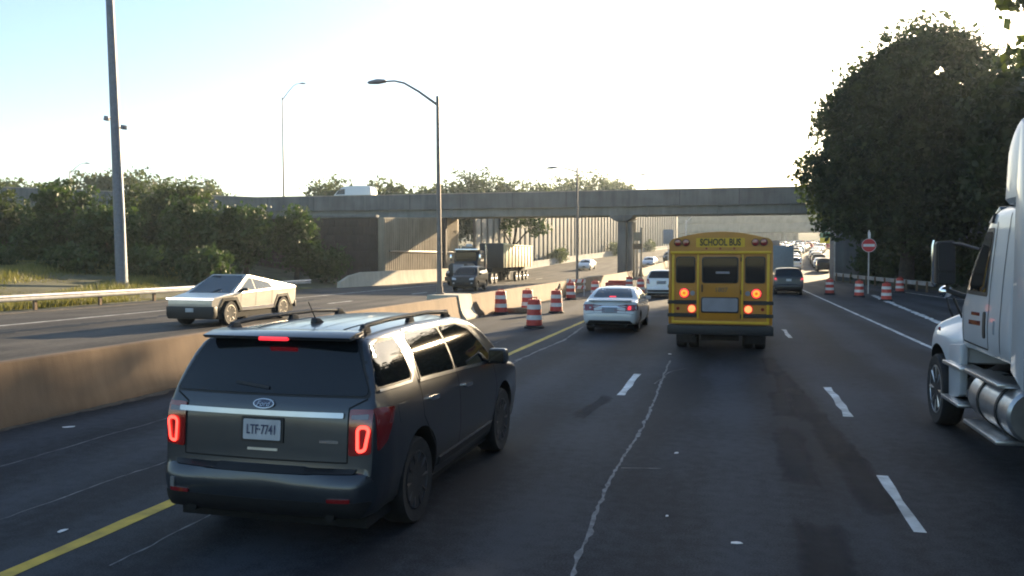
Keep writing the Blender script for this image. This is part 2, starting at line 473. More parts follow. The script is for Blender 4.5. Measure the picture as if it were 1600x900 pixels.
# ---- painted markings, cracks and patches on the road
def mark(name, x0, x1, y0, y1, m='white_paint', parent=road, z=0.004, jag=0.02, seed=1):
    r = random.Random(seed + int(y0*10)); bm = bmesh.new()
    n = max(2, int((y1-y0)/0.5)); prev = None
    for i in range(n+1):
        y = y0+(y1-y0)*i/n
        a = bm.verts.new((x0+r.uniform(-jag, jag)+cx(y), y, zr(y)+z)); b_ = bm.verts.new((x1+r.uniform(-jag, jag)+cx(y), y, zr(y)+z))
        if prev: bm.faces.new((prev[0], prev[1], b_, a))
        prev = (a, b_)
    return finish(bm, name, m, parent, recalc=False)
mark('edge_line', -5.46, -5.30, -10, 75, 'yellow_paint', jag=0.012)
mark('edge_line', 5.24, 5.38, 2, 88, jag=0.012)
mark('edge_line', 5.24, 5.38, 88, 200, jag=0.0)
mark('lane_dash', 1.61, 1.72, 8.0, 10.0, jag=0.02)
for a, b_ in ((-1, 0.6), (13.6, 16.6), (26.5, 29.6), (38.7, 41.7), (50.9, 53.9), (63, 66)):
    mark('lane_dash', 1.73, 1.87, a, b_, jag=0.025)
for a, b_ in ((2.4, 4.8), (14.7, 17.5), (27, 30), (39.2, 42.2), (51.4, 54.4), (63.6, 66.6)):
    mark('lane_dash', -1.92, -1.78, a, b_, jag=0.015)
def free_line(name, pts, w, m, parent=road, z=0.004, seed=3, jag=0.0, step=0.35):
    r = random.Random(seed); bm = bmesh.new(); prev = None
    P = []
    for (x0, y0), (x1, y1) in zip(pts, pts[1:]):
        n = max(1, int(math.hypot(x1-x0, y1-y0)/step))
        P += [(x0+(x1-x0)*i/n, y0+(y1-y0)*i/n) for i in range(n)]
    P.append(pts[-1])
    off = 0
    for i, (x, y) in enumerate(P):
        q = P[min(i+1, len(P)-1)]; p = P[max(i-1, 0)]
        t = Vector((q[0]-p[0], q[1]-p[1])).normalized(); nn = Vector((-t.y, t.x))
        off = off*0.7 + r.uniform(-jag, jag)
        ww = w*(r.uniform(0.35, 1.5) if jag else 1)/2
        zz = zr(y)+z
        a = bm.verts.new((x+nn.x*(off+ww)+cx(y), y+nn.y*(off+ww), zz)); b_ = bm.verts.new((x+nn.x*(off-ww)+cx(y), y+nn.y*(off-ww), zz))
        if prev: bm.faces.new((prev[0], prev[1], b_, a))
        prev = (a, b_)
    return finish(bm, name, m, parent, recalc=False)
free_line('gore_line', [(6.6, 16), (7.5, 32), (8.6, 52), (9.0, 58)], 0.30, 'white_paint', z=0.005, jag=0.012)
free_line('ramp_line', [(15.0, 46), (12.6, 55), (11.6, 66)], 0.15, 'white_paint', z=0.005)
free_line('crack_sealant', [(-1.22, 3.0), (-1.15, 6.2), (-1.26, 9.1), (-1.18, 12), (-1.25, 15), (-1.35, 20)], 0.042, 'sealant', z=0.004, jag=0.014, step=0.09)
free_line('crack_sealant', [(-1.2, 9.6), (-0.75, 9.7)], 0.02, 'sealant', z=0.005, jag=0.01, step=0.1)
free_line('crack_sealant', [(-1.4, 16.2), (-1.2, 18.0), (-0.9, 18.6)], 0.02, 'sealant', z=0.005, jag=0.02, step=0.2)
free_line('crack_sealant', [(-6.6, 4.0), (-6.5, 9), (-6.7, 14), (-6.45, 24)], 0.018, 'sealant', z=0.004, jag=0.02, step=0.12)
free_line('crack_sealant', [(-8.2, 6.0), (-8.25, 10.5), (-8.1, 15)], 0.016, 'sealant', z=0.004, jag=0.02, step=0.12)
free_line('crack_sealant', [(-4.9, 19.0), (-4.7, 24.0), (-4.95, 29.0)], 0.07, 'sealant', z=0.004, jag=0.02, step=0.3)
free_line('crack_sealant', [(-4.75, 5.5), (-4.7, 11), (-4.85, 20)], 0.02, 'sealant', z=0.004, jag=0.015, step=0.12)
def patch(pts, seed, z=0.003, m='stain', name='asphalt_patch'):
    r = random.Random(seed); bm = bmesh.new()
    lay = bm.verts.layers.float.new('inside')
    P = []
    for i in range(len(pts)):
        a, b_ = pts[i], pts[(i+1) % len(pts)]
        for k in range(6):
            t = k/6; P.append((a[0]+(b_[0]-a[0])*t+r.uniform(-0.03, 0.03), a[1]+(b_[1]-a[1])*t+r.uniform(-0.07, 0.07)))
    mx_, my_ = sum(p[0] for p in P)/len(P), sum(p[1] for p in P)/len(P)
    rings = []
    for k, val in ((1.25, 0.0), (0.95, 0.5), (0.6, 1.0)):
        ring = []
        for x, y in P:
            v = bm.verts.new((mx_+(x-mx_)*k, my_+(y-my_)*(1+(k-1)*0.5), zr(y)+z)); v[lay] = val; ring.append(v)
        rings.append(ring)
    n = len(P)
    for a, b_ in zip(rings, rings[1:]):
        for k in range(n): bm.faces.new((a[k], a[(k+1) % n], b_[(k+1) % n], b_[k]))
    bm.faces.new(rings[-1])
    return finish(bm, name, m, road)
patch([(0.62, 9.6), (0.95, 9.4), (0.98, 12.2), (0.82, 12.6), (0.60, 12.0)], 1)
patch([(0.55, 5.2), (0.95, 5.0), (1.0, 7.9), (0.6, 8.0)], 2)
patch([(0.70, 13.4), (1.0, 13.4), (1.0, 15.8), (0.70, 15.6)], 3)
for k, (x, y) in enumerate(((1.45, 10.0), (1.36, 12.2), (1.22, 14.6), (1.08, 17.2), (0.95, 19.6))):
    patch([(x-0.16, y-1.4), (x+0.22, y-1.5), (x+0.10, y+1.5), (x-0.20, y+1.4)], 40+k, z=0.0032+0.0004*k)
patch([(-2.35, 12.6), (-2.12, 12.5), (-1.95, 14.4), (-2.15, 14.5)], 5)
def marker(x, y, s):
    b_ = MB(); b_.prism([(-s*.9, -s*0.3), (-s*0.1, -s*0.5), (s*0.8, -s*0.35), (s*.6, s*0.2), (0.1*s, s*0.45), (-s*0.7, s*0.3)], 'z', 0.004, 0.010)
    o = b_.build('debris_and_glint', 'sign_white', None); o.location = (x, y, 0); o.rotation_euler = (0, 0, x*3)
    return o
tag(marker(0.08, 7.3, 0.06), 'small white chip painting a glint in the middle lane nearest the camera', 'litter')  # white chip stands in for a glint on the asphalt
tag(marker(-0.55, 7.9, 0.03), 'tiny pale scrap on the asphalt beside the crack', 'litter')
tag(marker(-0.62, 10.5, 0.05), 'small pale scrap on the middle lane between crack and dark patch', 'litter')
tag(marker(-1.45, 21.3, 0.09), 'small pale scrap near the rear left wheel of the school bus', 'litter')
tag(marker(-9.2, 9.9, 0.10), 'pale broken chip of concrete at the foot of the near median barrier', 'litter')
tag(marker(-5.75, 6.1, 0.06), 'pale scrap beside the yellow edge line in the left foreground', 'litter')

free_line('dirt_strip', [(-9.93, -8), (-9.95, 8), (-9.9, 18), (-9.96, 30)], 0.22, 'dirt', z=0.005, jag=0.05, step=0.18)
free_line('dirt_strip', [(-9.93, 33), (-9.95, 48), (-9.9, 60), (-9.96, 88)], 0.22, 'dirt', z=0.005, jag=0.05, step=0.3)
free_line('dirt_strip', [(-29.9, 8), (-30.2, 28), (-29.9, 46), (-30.1, 60)], 0.9, 'dirt', parent=opp, z=0.005, jag=0.2, step=0.4)
# opposite road markings
for y0 in range(14, 96, 12):
    mark('lane_dash', -16.0, -15.85, y0, y0+3, parent=opp); mark('lane_dash', -20.6, -20.45, y0+2, y0+5, parent=opp)
mark('edge_line', -11.6, -11.48, -10, 88, 'yellow_paint', parent=opp)
mark('edge_line', -25.3, -25.15, -5, 88, parent=opp)
free_line('tar_strip', [(-14.0, 8), (-14.2, 20), (-13.9, 34)], 0.5, 'patch', parent=opp, jag=0.05)
free_line('tar_strip', [(-23.0, 16), (-22.6, 30), (-23.2, 44)], 0.7, 'patch', parent=opp, jag=0.08)

# ---- walls and barriers
def sweep(name, m, path, prof, parent=None, bevel=0.0, smooth=30):
    """prof (offset to the right of travel, height) closed polygon swept along path of (x, y, z)"""
    bm = bmesh.new(); rings = []
    P = [Vector(p) for p in path]
    for i, p in enumerate(P):
        t = P[min(i+1, len(P)-1)] - P[max(i-1, 0)]; t.z = 0; t.normalize()
        n = Vector((t.y, -t.x, 0))
        rings.append([bm.verts.new(p + n*a + Vector((0, 0, h))) for a, h in prof])
    k = len(prof)
    for a, b_ in zip(rings, rings[1:]):
        for j in range(k): bm.faces.new((a[j], a[(j+1) % k], b_[(j+1) % k], b_[j]))
    bm.faces.new(rings[0][::-1]); bm.faces.new(rings[-1])
    return finish(bm, name, m, parent, smooth)
JERSEY = [(-0.30, -0.02), (0.30, -0.02), (0.30, 0.08), (0.20, 0.34), (0.10, 0.90), (0.07, 0.92), (-0.07, 0.92), (-0.10, 0.90), (-0.20, 0.34), (-0.30, 0.08)]
BX = -10.35
r_ = random.Random(8)
def lane_path(x, y0, y1, step=4.0):
    n = max(1, int((y1-y0)/step))
    return [(x+cx(y0+(y1-y0)*i/n)+r_.uniform(-0.015, 0.015), y0+(y1-y0)*i/n, zr(y0+(y1-y0)*i/n)) for i in range(n+1)]
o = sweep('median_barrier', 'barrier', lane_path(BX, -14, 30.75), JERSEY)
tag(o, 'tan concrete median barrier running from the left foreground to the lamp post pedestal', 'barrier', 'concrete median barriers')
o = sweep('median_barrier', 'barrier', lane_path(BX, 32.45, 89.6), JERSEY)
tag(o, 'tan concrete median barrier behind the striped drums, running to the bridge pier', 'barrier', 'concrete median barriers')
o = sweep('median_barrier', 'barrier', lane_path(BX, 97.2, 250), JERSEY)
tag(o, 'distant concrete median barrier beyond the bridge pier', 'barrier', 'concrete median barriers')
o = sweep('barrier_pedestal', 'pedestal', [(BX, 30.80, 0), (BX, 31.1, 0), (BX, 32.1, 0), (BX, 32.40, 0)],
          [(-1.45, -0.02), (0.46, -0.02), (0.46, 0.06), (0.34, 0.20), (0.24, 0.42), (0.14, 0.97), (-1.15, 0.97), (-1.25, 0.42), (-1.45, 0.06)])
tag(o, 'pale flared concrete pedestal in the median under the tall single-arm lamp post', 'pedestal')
# low wall on the far side of the opposite road
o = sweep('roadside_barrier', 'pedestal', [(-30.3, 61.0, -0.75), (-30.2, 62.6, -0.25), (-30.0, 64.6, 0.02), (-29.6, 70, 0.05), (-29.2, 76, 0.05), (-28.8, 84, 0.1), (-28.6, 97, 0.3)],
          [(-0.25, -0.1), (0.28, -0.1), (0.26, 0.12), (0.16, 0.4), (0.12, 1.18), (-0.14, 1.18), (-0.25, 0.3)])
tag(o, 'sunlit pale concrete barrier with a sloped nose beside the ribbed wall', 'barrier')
o = sweep('roadside_barrier', 'wall_grey', lane_path(-29.4, 101, 250), [(-0.2, -0.1), (0.25, -0.1), (0.12, 0.4), (0.1, 1.0), (-0.1, 1.0), (-0.2, 0.4)])
tag(o, 'long pale barrier at the foot of the grey panel retaining wall', 'barrier')

def shared(name, me, parent, loc, rz=0.0, scale=(1, 1, 1)):
    o = bpy.data.objects.new(name, me); COL.objects.link(o); o.parent = parent
    o.location = loc; o.rotation_euler = (0, 0, rz); o.scale = scale
    return o
# ribbed wing wall of the left abutment
t = thing('ribbed_wall', 'tall brown and tan ribbed concrete wall under the left end of the bridge', 'wall', (-31.6, 57, 0))
b_ = MB(); b_.prism([(16.0, -0.5), (38.4, -0.5), (38.4, 7.0), (33, 7.0), (16.0, 6.2)], 'x', -0.6, 0.0); b_.build('wall_core', 'wall_tan', t, bevel=0.02)
rib = MB(); rib.prism([(0, -0.14), (0.09, -0.09), (0.09, 0.09), (0, 0.14)], 'z', 0, 1); ribme = rib.build('rib', 'wall_tan', None, bevel=0.0); rm = ribme.data; bpy.data.objects.remove(ribme)
for i in range(32, 76):
    y = 0.3+i*0.5
    top = min(6.95, 5.25+1.7*min(1, y/33))
    if y < 33 or y > 40.0: shared('rib', rm, t, (0.001, y, 0.0), 0, (1, 1, top))
    else: shared('rib', rm, t, (0.001, y, 0.0), 0, (1, 1, 6.9))
b_ = MB(); b_.box(0.0, 0.22, 17, 38, 2.95, 3.12); b_.build('ledge', 'pole_brown', t, bevel=0.01)
b_ = MB(); b_.box(0.0, 0.5, 32.2, 32.8, -0.3, 6.9); b_.build('pilaster', 'wall_brown', t, bevel=0.03)
t = thing('abutment_wall', 'dark brown block wall facing us left of the ribbed wall', 'wall', (-32.2, 72.7, 0))
b_ = MB(); b_.prism([(-30, -0.5), (-0.02, -0.5), (-0.02, 6.15), (-30, 6.9)], 'y', 0.06, 0.6); b_.build('wall_core', 'wall_brown', t)
b_ = MB(); b_.box(-0.59, 0.59, -0.06, 0.055, 0.01, 0.74); bme = b_.build('block', 'wall_brown', None, bevel=0.012); bl = bme.data; bpy.data.objects.remove(bme)
for row in range(8):
    for k in range(13):
        x = -0.65-k*1.22 - (0.61 if row % 2 else 0)
        shared('block', bl, t, (x, r_.uniform(-0.012, 0.012), row*0.76))
b_ = MB(); b_.box(-30, 0.0, -0.12, 0.62, 6.2, 6.45); b_.build('coping', 'bridge', t, bevel=0.02)
# retaining wall made of panels between piles
t = thing('retaining_wall', 'grey retaining wall of tall concrete panels between dark piles beyond the bridge', 'wall', (-31.5+cx(100), 100, zr(100)))
b_ = MB(); b_.box(-0.09, 0.09, 0.0, 2.16, -0.6, 10); pme = b_.build('panel', 'wall_grey', None, bevel=0.02); pm = pme.data; bpy.data.objects.remove(pme)
b_ = MB(); b_.box(-0.16, 0.20, -0.17, 0.17, -0.6, 10.25); pme = b_.build('pile', 'wall_pile', None, bevel=0.015); pl = pme.data; bpy.data.objects.remove(pme)
y = 100.0
L0 = t.location.copy()
while y < 246:
    x = -31.5+cx(y); y2 = y+2.5; x2 = -31.5+cx(y2)
    rz = -math.atan2(x2-x, 2.5)
    p = Vector((x, y, zr(y))) - L0
    shared('pile', pl, t, p, rz)
    shared('panel', pm, t, (p.x+(x2-x)*0.07-0.02, p.y+0.17, p.z+r_.uniform(-0.06, 0.06)), rz, (1, 1.0, 1))
    y = y2

# ---- the overpass
t = thing('overpass_bridge', 'long grey highway overpass crossing the whole road', 'bridge', (0, 90, 0))
def bz(x): return 0.0 if x > -55 else min(5.2, 0.055*(-55-x))
def span(name, m, x0, x1, y0, y1, z0, z1, bevel=0.03):
    n = max(1, int(abs(x1-x0)/12)); bm = bmesh.new(); rings = []
    for i in range(n+1):
        x = x0+(x1-x0)*i/n; dz = bz(x)
        rings.append([bm.verts.new((x, yy, zz+dz)) for yy, zz in ((y0, z0), (y1, z0), (y1, z1), (y0, z1))])
    for a, c in zip(rings, rings[1:]):
        for k in range(4): bm.faces.new((a[k], a[(k+1) % 4], c[(k+1) % 4], c[k]))
    bm.faces.new(rings[0][::-1]); bm.faces.new(rings[-1])
    return finish(bm, name, m, t, 30)
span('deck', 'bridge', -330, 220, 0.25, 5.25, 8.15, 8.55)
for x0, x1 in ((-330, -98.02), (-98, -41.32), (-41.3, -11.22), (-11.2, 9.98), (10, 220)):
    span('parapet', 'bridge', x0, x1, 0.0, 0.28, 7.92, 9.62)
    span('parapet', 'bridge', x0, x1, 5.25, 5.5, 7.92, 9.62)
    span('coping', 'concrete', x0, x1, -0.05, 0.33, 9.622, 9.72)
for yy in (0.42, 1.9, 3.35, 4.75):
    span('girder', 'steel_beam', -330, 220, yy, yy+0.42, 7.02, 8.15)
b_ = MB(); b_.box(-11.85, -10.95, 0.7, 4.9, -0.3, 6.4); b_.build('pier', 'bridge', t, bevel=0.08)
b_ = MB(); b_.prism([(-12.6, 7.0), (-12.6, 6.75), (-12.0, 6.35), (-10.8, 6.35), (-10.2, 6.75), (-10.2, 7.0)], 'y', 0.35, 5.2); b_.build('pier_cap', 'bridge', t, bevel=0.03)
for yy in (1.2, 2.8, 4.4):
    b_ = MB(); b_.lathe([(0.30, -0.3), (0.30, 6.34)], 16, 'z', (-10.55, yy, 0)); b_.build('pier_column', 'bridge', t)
b_ = MB(); b_.box(10.4, 12.4, -0.1, 5.4, -1.0, 7.0); b_.build('abutment', 'bridge', t, bevel=0.05)
b_ = MB(); b_.box(12.42, 220, 0.9, 4.7, -1.0, 8.1); b_.build('approach_wall', 'bridge', t, bevel=0.03)
span('approach_wall', 'wall_brown', -330, -32.3, 0.95, 5.15, -7.5, 7.0)
for x in (-11.85, 9.95): 
    b_ = MB(); b_.box(x, x+0.35, -0.03, 0.0, 7.3, 7.9); b_.build('drain_box', 'steel_beam', t)
b_ = MB(); b_.tube([(10.28, -0.16, 0), (10.28, -0.16, 6.9)], 0.07, 10); b_.build('drain_pipe', 'galv', t)

for k in range(14):
    x = -54.0+k*6.1
    if abs(x+41.3) < 1 or abs(x+11.2) < 1: continue
    b_ = MB(); b_.box(x-0.02, x+0.02, -0.006, 0.01, 8.0, 9.6); b_.build('parapet_joint', 'matt_black', t)
for k in range(6):
    x = -30.5+k*7.3
    b_ = MB(); b_.tube([(x, -0.07, 6.7), (x, -0.07, 8.0)], 0.055, 8); b_.build('drain_spout', 'steel_beam', t)
# wooded rise far beyond everything
bm = bmesh.new(); rows_ = []
rh = random.Random(77)
for y, hz in ((380, 0), (430, 9), (500, 15), (600, 17), (900, 14)):
    rows_.append([bm.verts.new((x, y, 6.0+hz+(rh.uniform(-2, 2) if hz else -3))) for x in range(-320, 401, 18)])
for a, c in zip(rows_, rows_[1:]):
    for k in range(len(a)-1): bm.faces.new((a[k], a[k+1], c[k+1], c[k]))
o = finish(bm, 'hill', 'hill_scrub', None, 60); o['kind'] = 'structure'
# far cross bridge closing the view
t = thing('far_overpass', 'distant grey overpass closing the view above the jammed traffic', 'bridge', (22, 306, 6))
b_ = MB(); b_.box(-110, 130, 0, 9, 5.2, 9.6); b_.build('girder', 'steel_beam', t, bevel=0.05)
b_ = MB(); b_.box(-110, 130, -0.3, 0.2, 8.6, 14.6); b_.build('parapet', 'steel_beam', t, bevel=0.05)
b_ = MB(); b_.box(-60, -16, 0.6, 8, -2, 5.2); b_.build('abutment', 'wall_grey', t, bevel=0.05)
b_ = MB(); b_.box(26, 130, 0.6, 8, -2, 5.2); b_.build('abutment', 'steel_beam', t, bevel=0.05)
for x in (-4, 13):
    b_ = MB(); b_.box(x, x+1.2, 1, 8, -2, 5.2); b_.build('pier', 'wall_grey', t, bevel=0.05)
t = thing('pale_building', 'long pale flat-roofed building far behind the second overpass', 'building', (10, 345, 7))
b_ = MB(); b_.box(-30, 16, 0, 14, 0, 13); b_.build('wall', 'concrete', t, bevel=0.05)
b_ = MB(); b_.box(-30.4, 16.4, -0.4, 14.4, 13, 13.6); b_.build('roof', 'sign_white', t, bevel=0.05)
for i in range(9):
    b_ = MB(); b_.box(-28+i*5, -25.4+i*5, -0.08, 0.1, 8.4, 10.6); b_.build('window', 'glass_light', t)

# ---- guard rails
def guardrail(label, path, group, every=3.8):
    t = thing('guardrail', label, 'guardrail', path[0], 0, group)
    o0 = Vector(path[0])
    P = [Vector(p)-o0 for p in path]
    W = [(0.0, 0.0), (0.05, 0.03), (0.06, 0.09), (0.0, 0.14), (0.0, 0.18), (0.06, 0.23), (0.05, 0.29), (0.0, 0.32), (-0.02, 0.30), (0.03, 0.27), (0.04, 0.24), (-0.02, 0.19), (-0.02, 0.13), (0.04, 0.08), (0.03, 0.05), (-0.02, 0.02)]
    sweep('rail', 'galv', [(p.x, p.y, p.z+0.43) for p in P], W, t, smooth=50)
    for a, b_ in zip(P, P[1:]):
        n = max(1, int((b_-a).length/every))
        d = (b_-a).normalized()
        nn = Vector((d.y, -d.x, 0))
        for i in range(n):
            c = a+(b_-a)*(i+0.5)/n - nn*0.14
            m_ = MB(); m_.box(c.x-0.06, c.x+0.06, c.y-0.08, c.y+0.08, c.z-0.3, c.z+0.74); m_.build('post', 'wood', t)
    return t
guardrail('long steel guardrail in front of the grass bank on the left', [(-31.7, -6, 0), (-31.4, 30, 0), (-31.0, 42, 0), (-31.2, 58, 0)], 'steel guardrails')
guardrail('steel guardrail below the do not enter sign at the ramp', [(13.6, 62.5, 0.0), (13.2, 67, 0.0), (11.6, 80, 0.05), (10.2, 89, 0.15)], 'steel guardrails', 2.2)

# ---- lamp posts and poles
def lamp_post(label, loc, h, arm, rise, r0=0.11, r1=0.065, m='pole_brown', group=None, name='lamp_post', base=True, lean=0.0, rz=0.0, double=False):
    t = thing(name, label, 'lamp post', loc, rz, group)
    b_ = MB(); b_.tube([(0, 0, 0), (-lean*h*0.5, 0, h*0.5), (-lean*h, 0, h)], [r0, (r0+r1)/2, r1], 12); b_.build('post', m, t)
    if base:
        b_ = MB(); b_.lathe([(r0*1.9, 0), (r0*1.9, 0.05), (r0*1.25, 0.08), (r0*1.2, 0.3)], 12); b_.build('base_plate', m, t)
    lx = -lean*h
    s = -1 if arm > 0 else 1
    A = abs(arm)
    pts = [(lx, 0, h-0.35), (lx+s*A*0.35, 0, h-0.35+rise*0.55), (lx+s*A*0.62, 0, h-0.35+rise*0.9), (lx+s*A*0.8, 0, h-0.35+rise), (lx+s*A, 0, h-0.35+rise)]
    b_ = MB(); b_.tube(pts, [0.055, 0.045, 0.04, 0.035, 0.035], 8); b_.build('arm', m, t)
    hd = pts[-1]
    b_ = MB(); b_.prism([(0.05, -0.03), (0.1, 0.06), (-0.25, 0.1), (-0.62, 0.03), (-0.7, -0.05), (-0.3, -0.07)], 'y', -0.15, 0.15)
    o = b_.build('lamp_head', 'grey_panel', t, bevel=0.03); o.location = hd
    if s > 0: o.rotation_euler = (0, 0, PI)
    return t
lamp_post('tall lamp post with a long arm to the left on the concrete pedestal', (BX-0.92, 31.6, 0.97), 7.9, 2.3, 1.05, lean=0.008)
lamp_post('slim lamp post on the median barrier in front of the bridge pier', (BX-0.42, 60, 0.0), 9.0, 1.6, 0.35, lean=0.003, r0=0.10)
lamp_post('thin lamp post with a short arm standing on the left part of the bridge', (-54.6, 94.8, 8.6), 14.0, -2.6, 1.9, lean=0.006, r0=0.12)
lamp_post('far left lamp post with a curved arm above the trees on the bridge', (-87, 94.8, 10.2), 4.0, -2.6, 1.3, m='galv')
lamp_post('short thin lamp post on the bridge above the central pier', (-9.0, 94.8, 8.6), 3.4, 0.3, 0.1, r0=0.06, r1=0.04)
t = thing('mast_pole', 'very tall dark steel mast pole behind the left guardrail', 'pole', (-36.7, 44.1, 0.2))
b_ = MB(); b_.tube([(0, 0, 0), (-0.25, 0, 9), (-0.75, 0, 24)], [0.37, 0.30, 0.19], 12); b_.build('post', 'pole', t)
b_ = MB(); b_.lathe([(0.6, 0), (0.6, 0.08), (0.42, 0.1), (0.40, 0.5)], 12); b_.build('base_plate', 'pole', t)
b_ = MB(); b_.tube([(0.33, -0.12, 0.3), (0.27, -0.1, 4.5), (0.08, -0.1, 9)], 0.05, 8); b_.build('conduit', 'galv', t)
for sx, z, rzz in ((-1, 10.9, 0.4), (1, 10.3, -0.3)):
    b_ = MB(); b_.tube([(-0.32, 0, z-0.05), (-0.32+sx*0.5, 0, z)], 0.03, 6); br = b_.build('bracket', 'pole', t)
    b_ = MB(); b_.prism([(-0.16, -0.12), (0.14, -0.16), (0.18, 0.1), (-0.1, 0.16)], 'y', -0.16, 0.14); o = b_.build('camera_head', 'grey_panel', br, bevel=0.03)
    o.location = (-0.32+sx*0.62, 0, z); o.rotation_euler = (0, 0, rzz)

# ---- drums
def make_drum():
    t = thing('traffic_drum', '', 'traffic drum')
    H = 1.0
    def R(z): return 0.285 - 0.055*z
    b_ = MB()
    prof = [(R(0.02), 0.02)]
    for z in (0.10, 0.28, 0.30, 0.46, 0.48, 0.64, 0.66, 0.82, 0.84, 0.95): prof.append((R(z)-(0.008 if z in (0.30, 0.48, 0.66, 0.84) else 0), z))
    prof += [(R(0.97)-0.02, 0.985), (0.05, 1.0)]
    b_.lathe(prof, 20); b_.build('barrel', 'orange', t, 40)
    for z0, z1 in ((0.29, 0.455), (0.655, 0.815)):
        b_ = MB(); b_.lathe([(R(z0)-0.02, z0), (R(z0)+0.006, z0), (R(z1)+0.006, z1), (R(z1)-0.02, z1)], 20, hollow=True); b_.build('reflective_band', 'drum_white', t)
    b_ = MB(); b_.lathe([(0.24, 0.0), (0.35, 0.0), (0.35, 0.05), (0.29, 0.10), (0.24, 0.10)], 20); b_.build('rubber_base', 'rubber', t)
    b_ = MB(); b_.tube([(-0.12, 0, 0.98), (-0.11, 0, 1.06), (0.11, 0, 1.06), (0.12, 0, 0.98)], 0.022, 6); b_.build('handle', 'orange', t)
    return t
drum0 = make_drum(); used = [False]
def drum(x, y, label, rz, group='striped work zone drums', tilt=0.0, z=None):
    o = drum0 if not used[0] else copy_tree(drum0)
    used[0] = True
    o.location = (x, y, zr(y) if z is None else z); o.rotation_euler = (tilt, 0, rz); tag(o, label, None, group)
drum(-9.55, 34.6, 'striped drum nearest the lamp post pedestal, left of the barrier group', 0.3)
drum(-8.75, 36.2, 'striped drum half hidden behind the closest drum by the barrier', 1.2)
drum(-7.35, 35.8, 'striped drum on the right of the barrier group near the white sedan', 2.1)
drum(-6.55, 28.1, 'closest striped drum in the sunlit shoulder left of the white sedan', 0.9)
drum(-8.9, 47.5, 'striped drum in the shade of the barrier just left of the second lamp post', 0.5)
drum(-7.9, 50.2, 'striped drum showing just left of the white sedan roof', 0.5)
drum(-7.2, 62.0, 'striped drum behind the white sedan roof', 1.5)
drum(-5.75, 56.0, 'striped drum beside the left rear of the white police style car', 2.5)
drum(6.4, 58.4, 'striped drum nearest the dark minivan at the gore', 0.2)
drum(7.75, 55.1, 'striped drum second from the left at the ramp gore', 1.1)
drum(8.55, 50.6, 'closest and brightest striped drum at the ramp gore', 2.0)
drum(11.5, 63.0, 'farthest striped drum at the ramp, in front of the guardrail', 2.9)
# dark sandbag and plank lying between the drums
b_ = MB(); b_.box(-0.75, 0.75, -0.28, 0.28, 0.0, 0.22); o = b_.build('skid', 'wood', None, bevel=0.04); o.location = (-9.15, 35.5, 0.0); o.rotation_euler = (0, 0, 0.15)
tag(o, 'low dark timber block on the ground between the striped drums', 'timber block')
b_ = MB(); b_.box(-0.9, 0.9, -0.3, 0.3, 0.0, 0.55); b_.box(-0.7, 0.7, -0.25, 0.25, 0.55, 0.7); o = b_.build('equipment_box', 'orange', None, bevel=0.05); o.location = (-8.2, 63.0, 0.0)
tag(o, 'low rusty orange equipment box by the median behind the white sedan', 'box')
t = thing('barricade', 'small white and orange barricade by the barrier below the second lamp post', 'barricade', (-9.4, 52, 0), 0.2)
for z in (0.45, 0.85):
    b_ = MB(); b_.box(-0.6, 0.6, -0.02, 0.02, z, z+0.2); pb = b_.build('board', 'drum_white', t, bevel=0.005)
    for k in (-0.4, 0.0, 0.4):
        q = MB(); q.prism([(k-0.1, z), (k+0.02, z), (k+0.1, z+0.2), (k-0.02, z+0.2)], 'y', -0.026, -0.021); q.build('stripe', 'orange', pb)
for x in (-0.5, 0.5):
    b_ = MB(); b_.tube([(x, 0.35, 0), (x, 0.03, 1.1)], 0.025, 6); b_.build('leg', 'galv', t)
    b_ = MB(); b_.tube([(x, -0.35, 0), (x, 0.03, 1.1)], 0.025, 6); b_.build('leg', 'galv', t)

# ---- signs
t = thing('do_not_enter_sign', 'red round do not enter sign on a thin post under the big tree', 'sign', (9.0, 60.0, 0))
b_ = MB(); b_.box(-0.04, 0.04, -0.03, 0.03, -0.2, 4.25); b_.build('post', 'galv', t)
b_ = MB(); b_.lathe([(0.46, -0.05), (0.46, -0.035)], 28, 'y', (0, 0, 3.25)); b_.build('sign_disc', 'sign_red', t)
b_ = MB(); b_.box(-0.36, 0.36, -0.056, -0.051, 3.16, 3.34); b_.build('white_bar', 'sign_white', t)
b_ = MB(); b_.lathe([(0.46, -0.055), (0.46, -0.0505), (0.43, -0.0505), (0.43, -0.055)], 28, 'y', (0, 0, 3.25), hollow=True); b_.build('sign_rim', 'sign_white', t)
b_ = MB(); b_.prism([(-0.06, 3.75), (0.10, 3.72), (0.10, 4.05), (0.0, 4.3), (-0.08, 4.1)], 'y', -0.04, -0.032); b_.build('marker_plate', 'sign_white', t)
t = thing('grey_sign', 'back of a grey square sign on a post beyond the bridge pier', 'sign', (-9.8+cx(120), 120, zr(120)))
b_ = MB(); b_.box(-0.05, 0.05, -0.04, 0.04, 0, 5.4); b_.build('post', 'galv', t)
b_ = MB(); b_.box(-0.72, 0.72, -0.07, -0.045, 3.5, 5.5); b_.build('sign_panel', 'box_grey', t, bevel=0.005)
t = thing('exit_sign', 'green and yellow overhead exit sign above the jammed cars beside the pier', 'sign', (15.0, 140, zr(140)))
b_ = MB(); b_.tube([(3.4, 0.25, -0.5), (3.4, 0.25, 4.7), (2.0, 0.25, 4.75), (-1.0, 0.25, 4.75)], 0.12, 10); b_.build('gantry', 'galv', t)
b_ = MB(); b_.box(-1.2, 1.2, -0.05, 0.05, 3.95, 4.85); b_.build('green_panel', 'sign_green', t, bevel=0.02)
b_ = MB(); b_.box(-1.2, 1.2, -0.05, 0.05, 3.1, 3.94); b_.build('yellow_panel', 'sign_yellow', t, bevel=0.01)
lamp_post('white curved lamp arm post behind the bridge pier', (-8.2+cx(128), 128, zr(128)), 6.9, -2.6, 1.6, r0=0.09, m='sign_white')
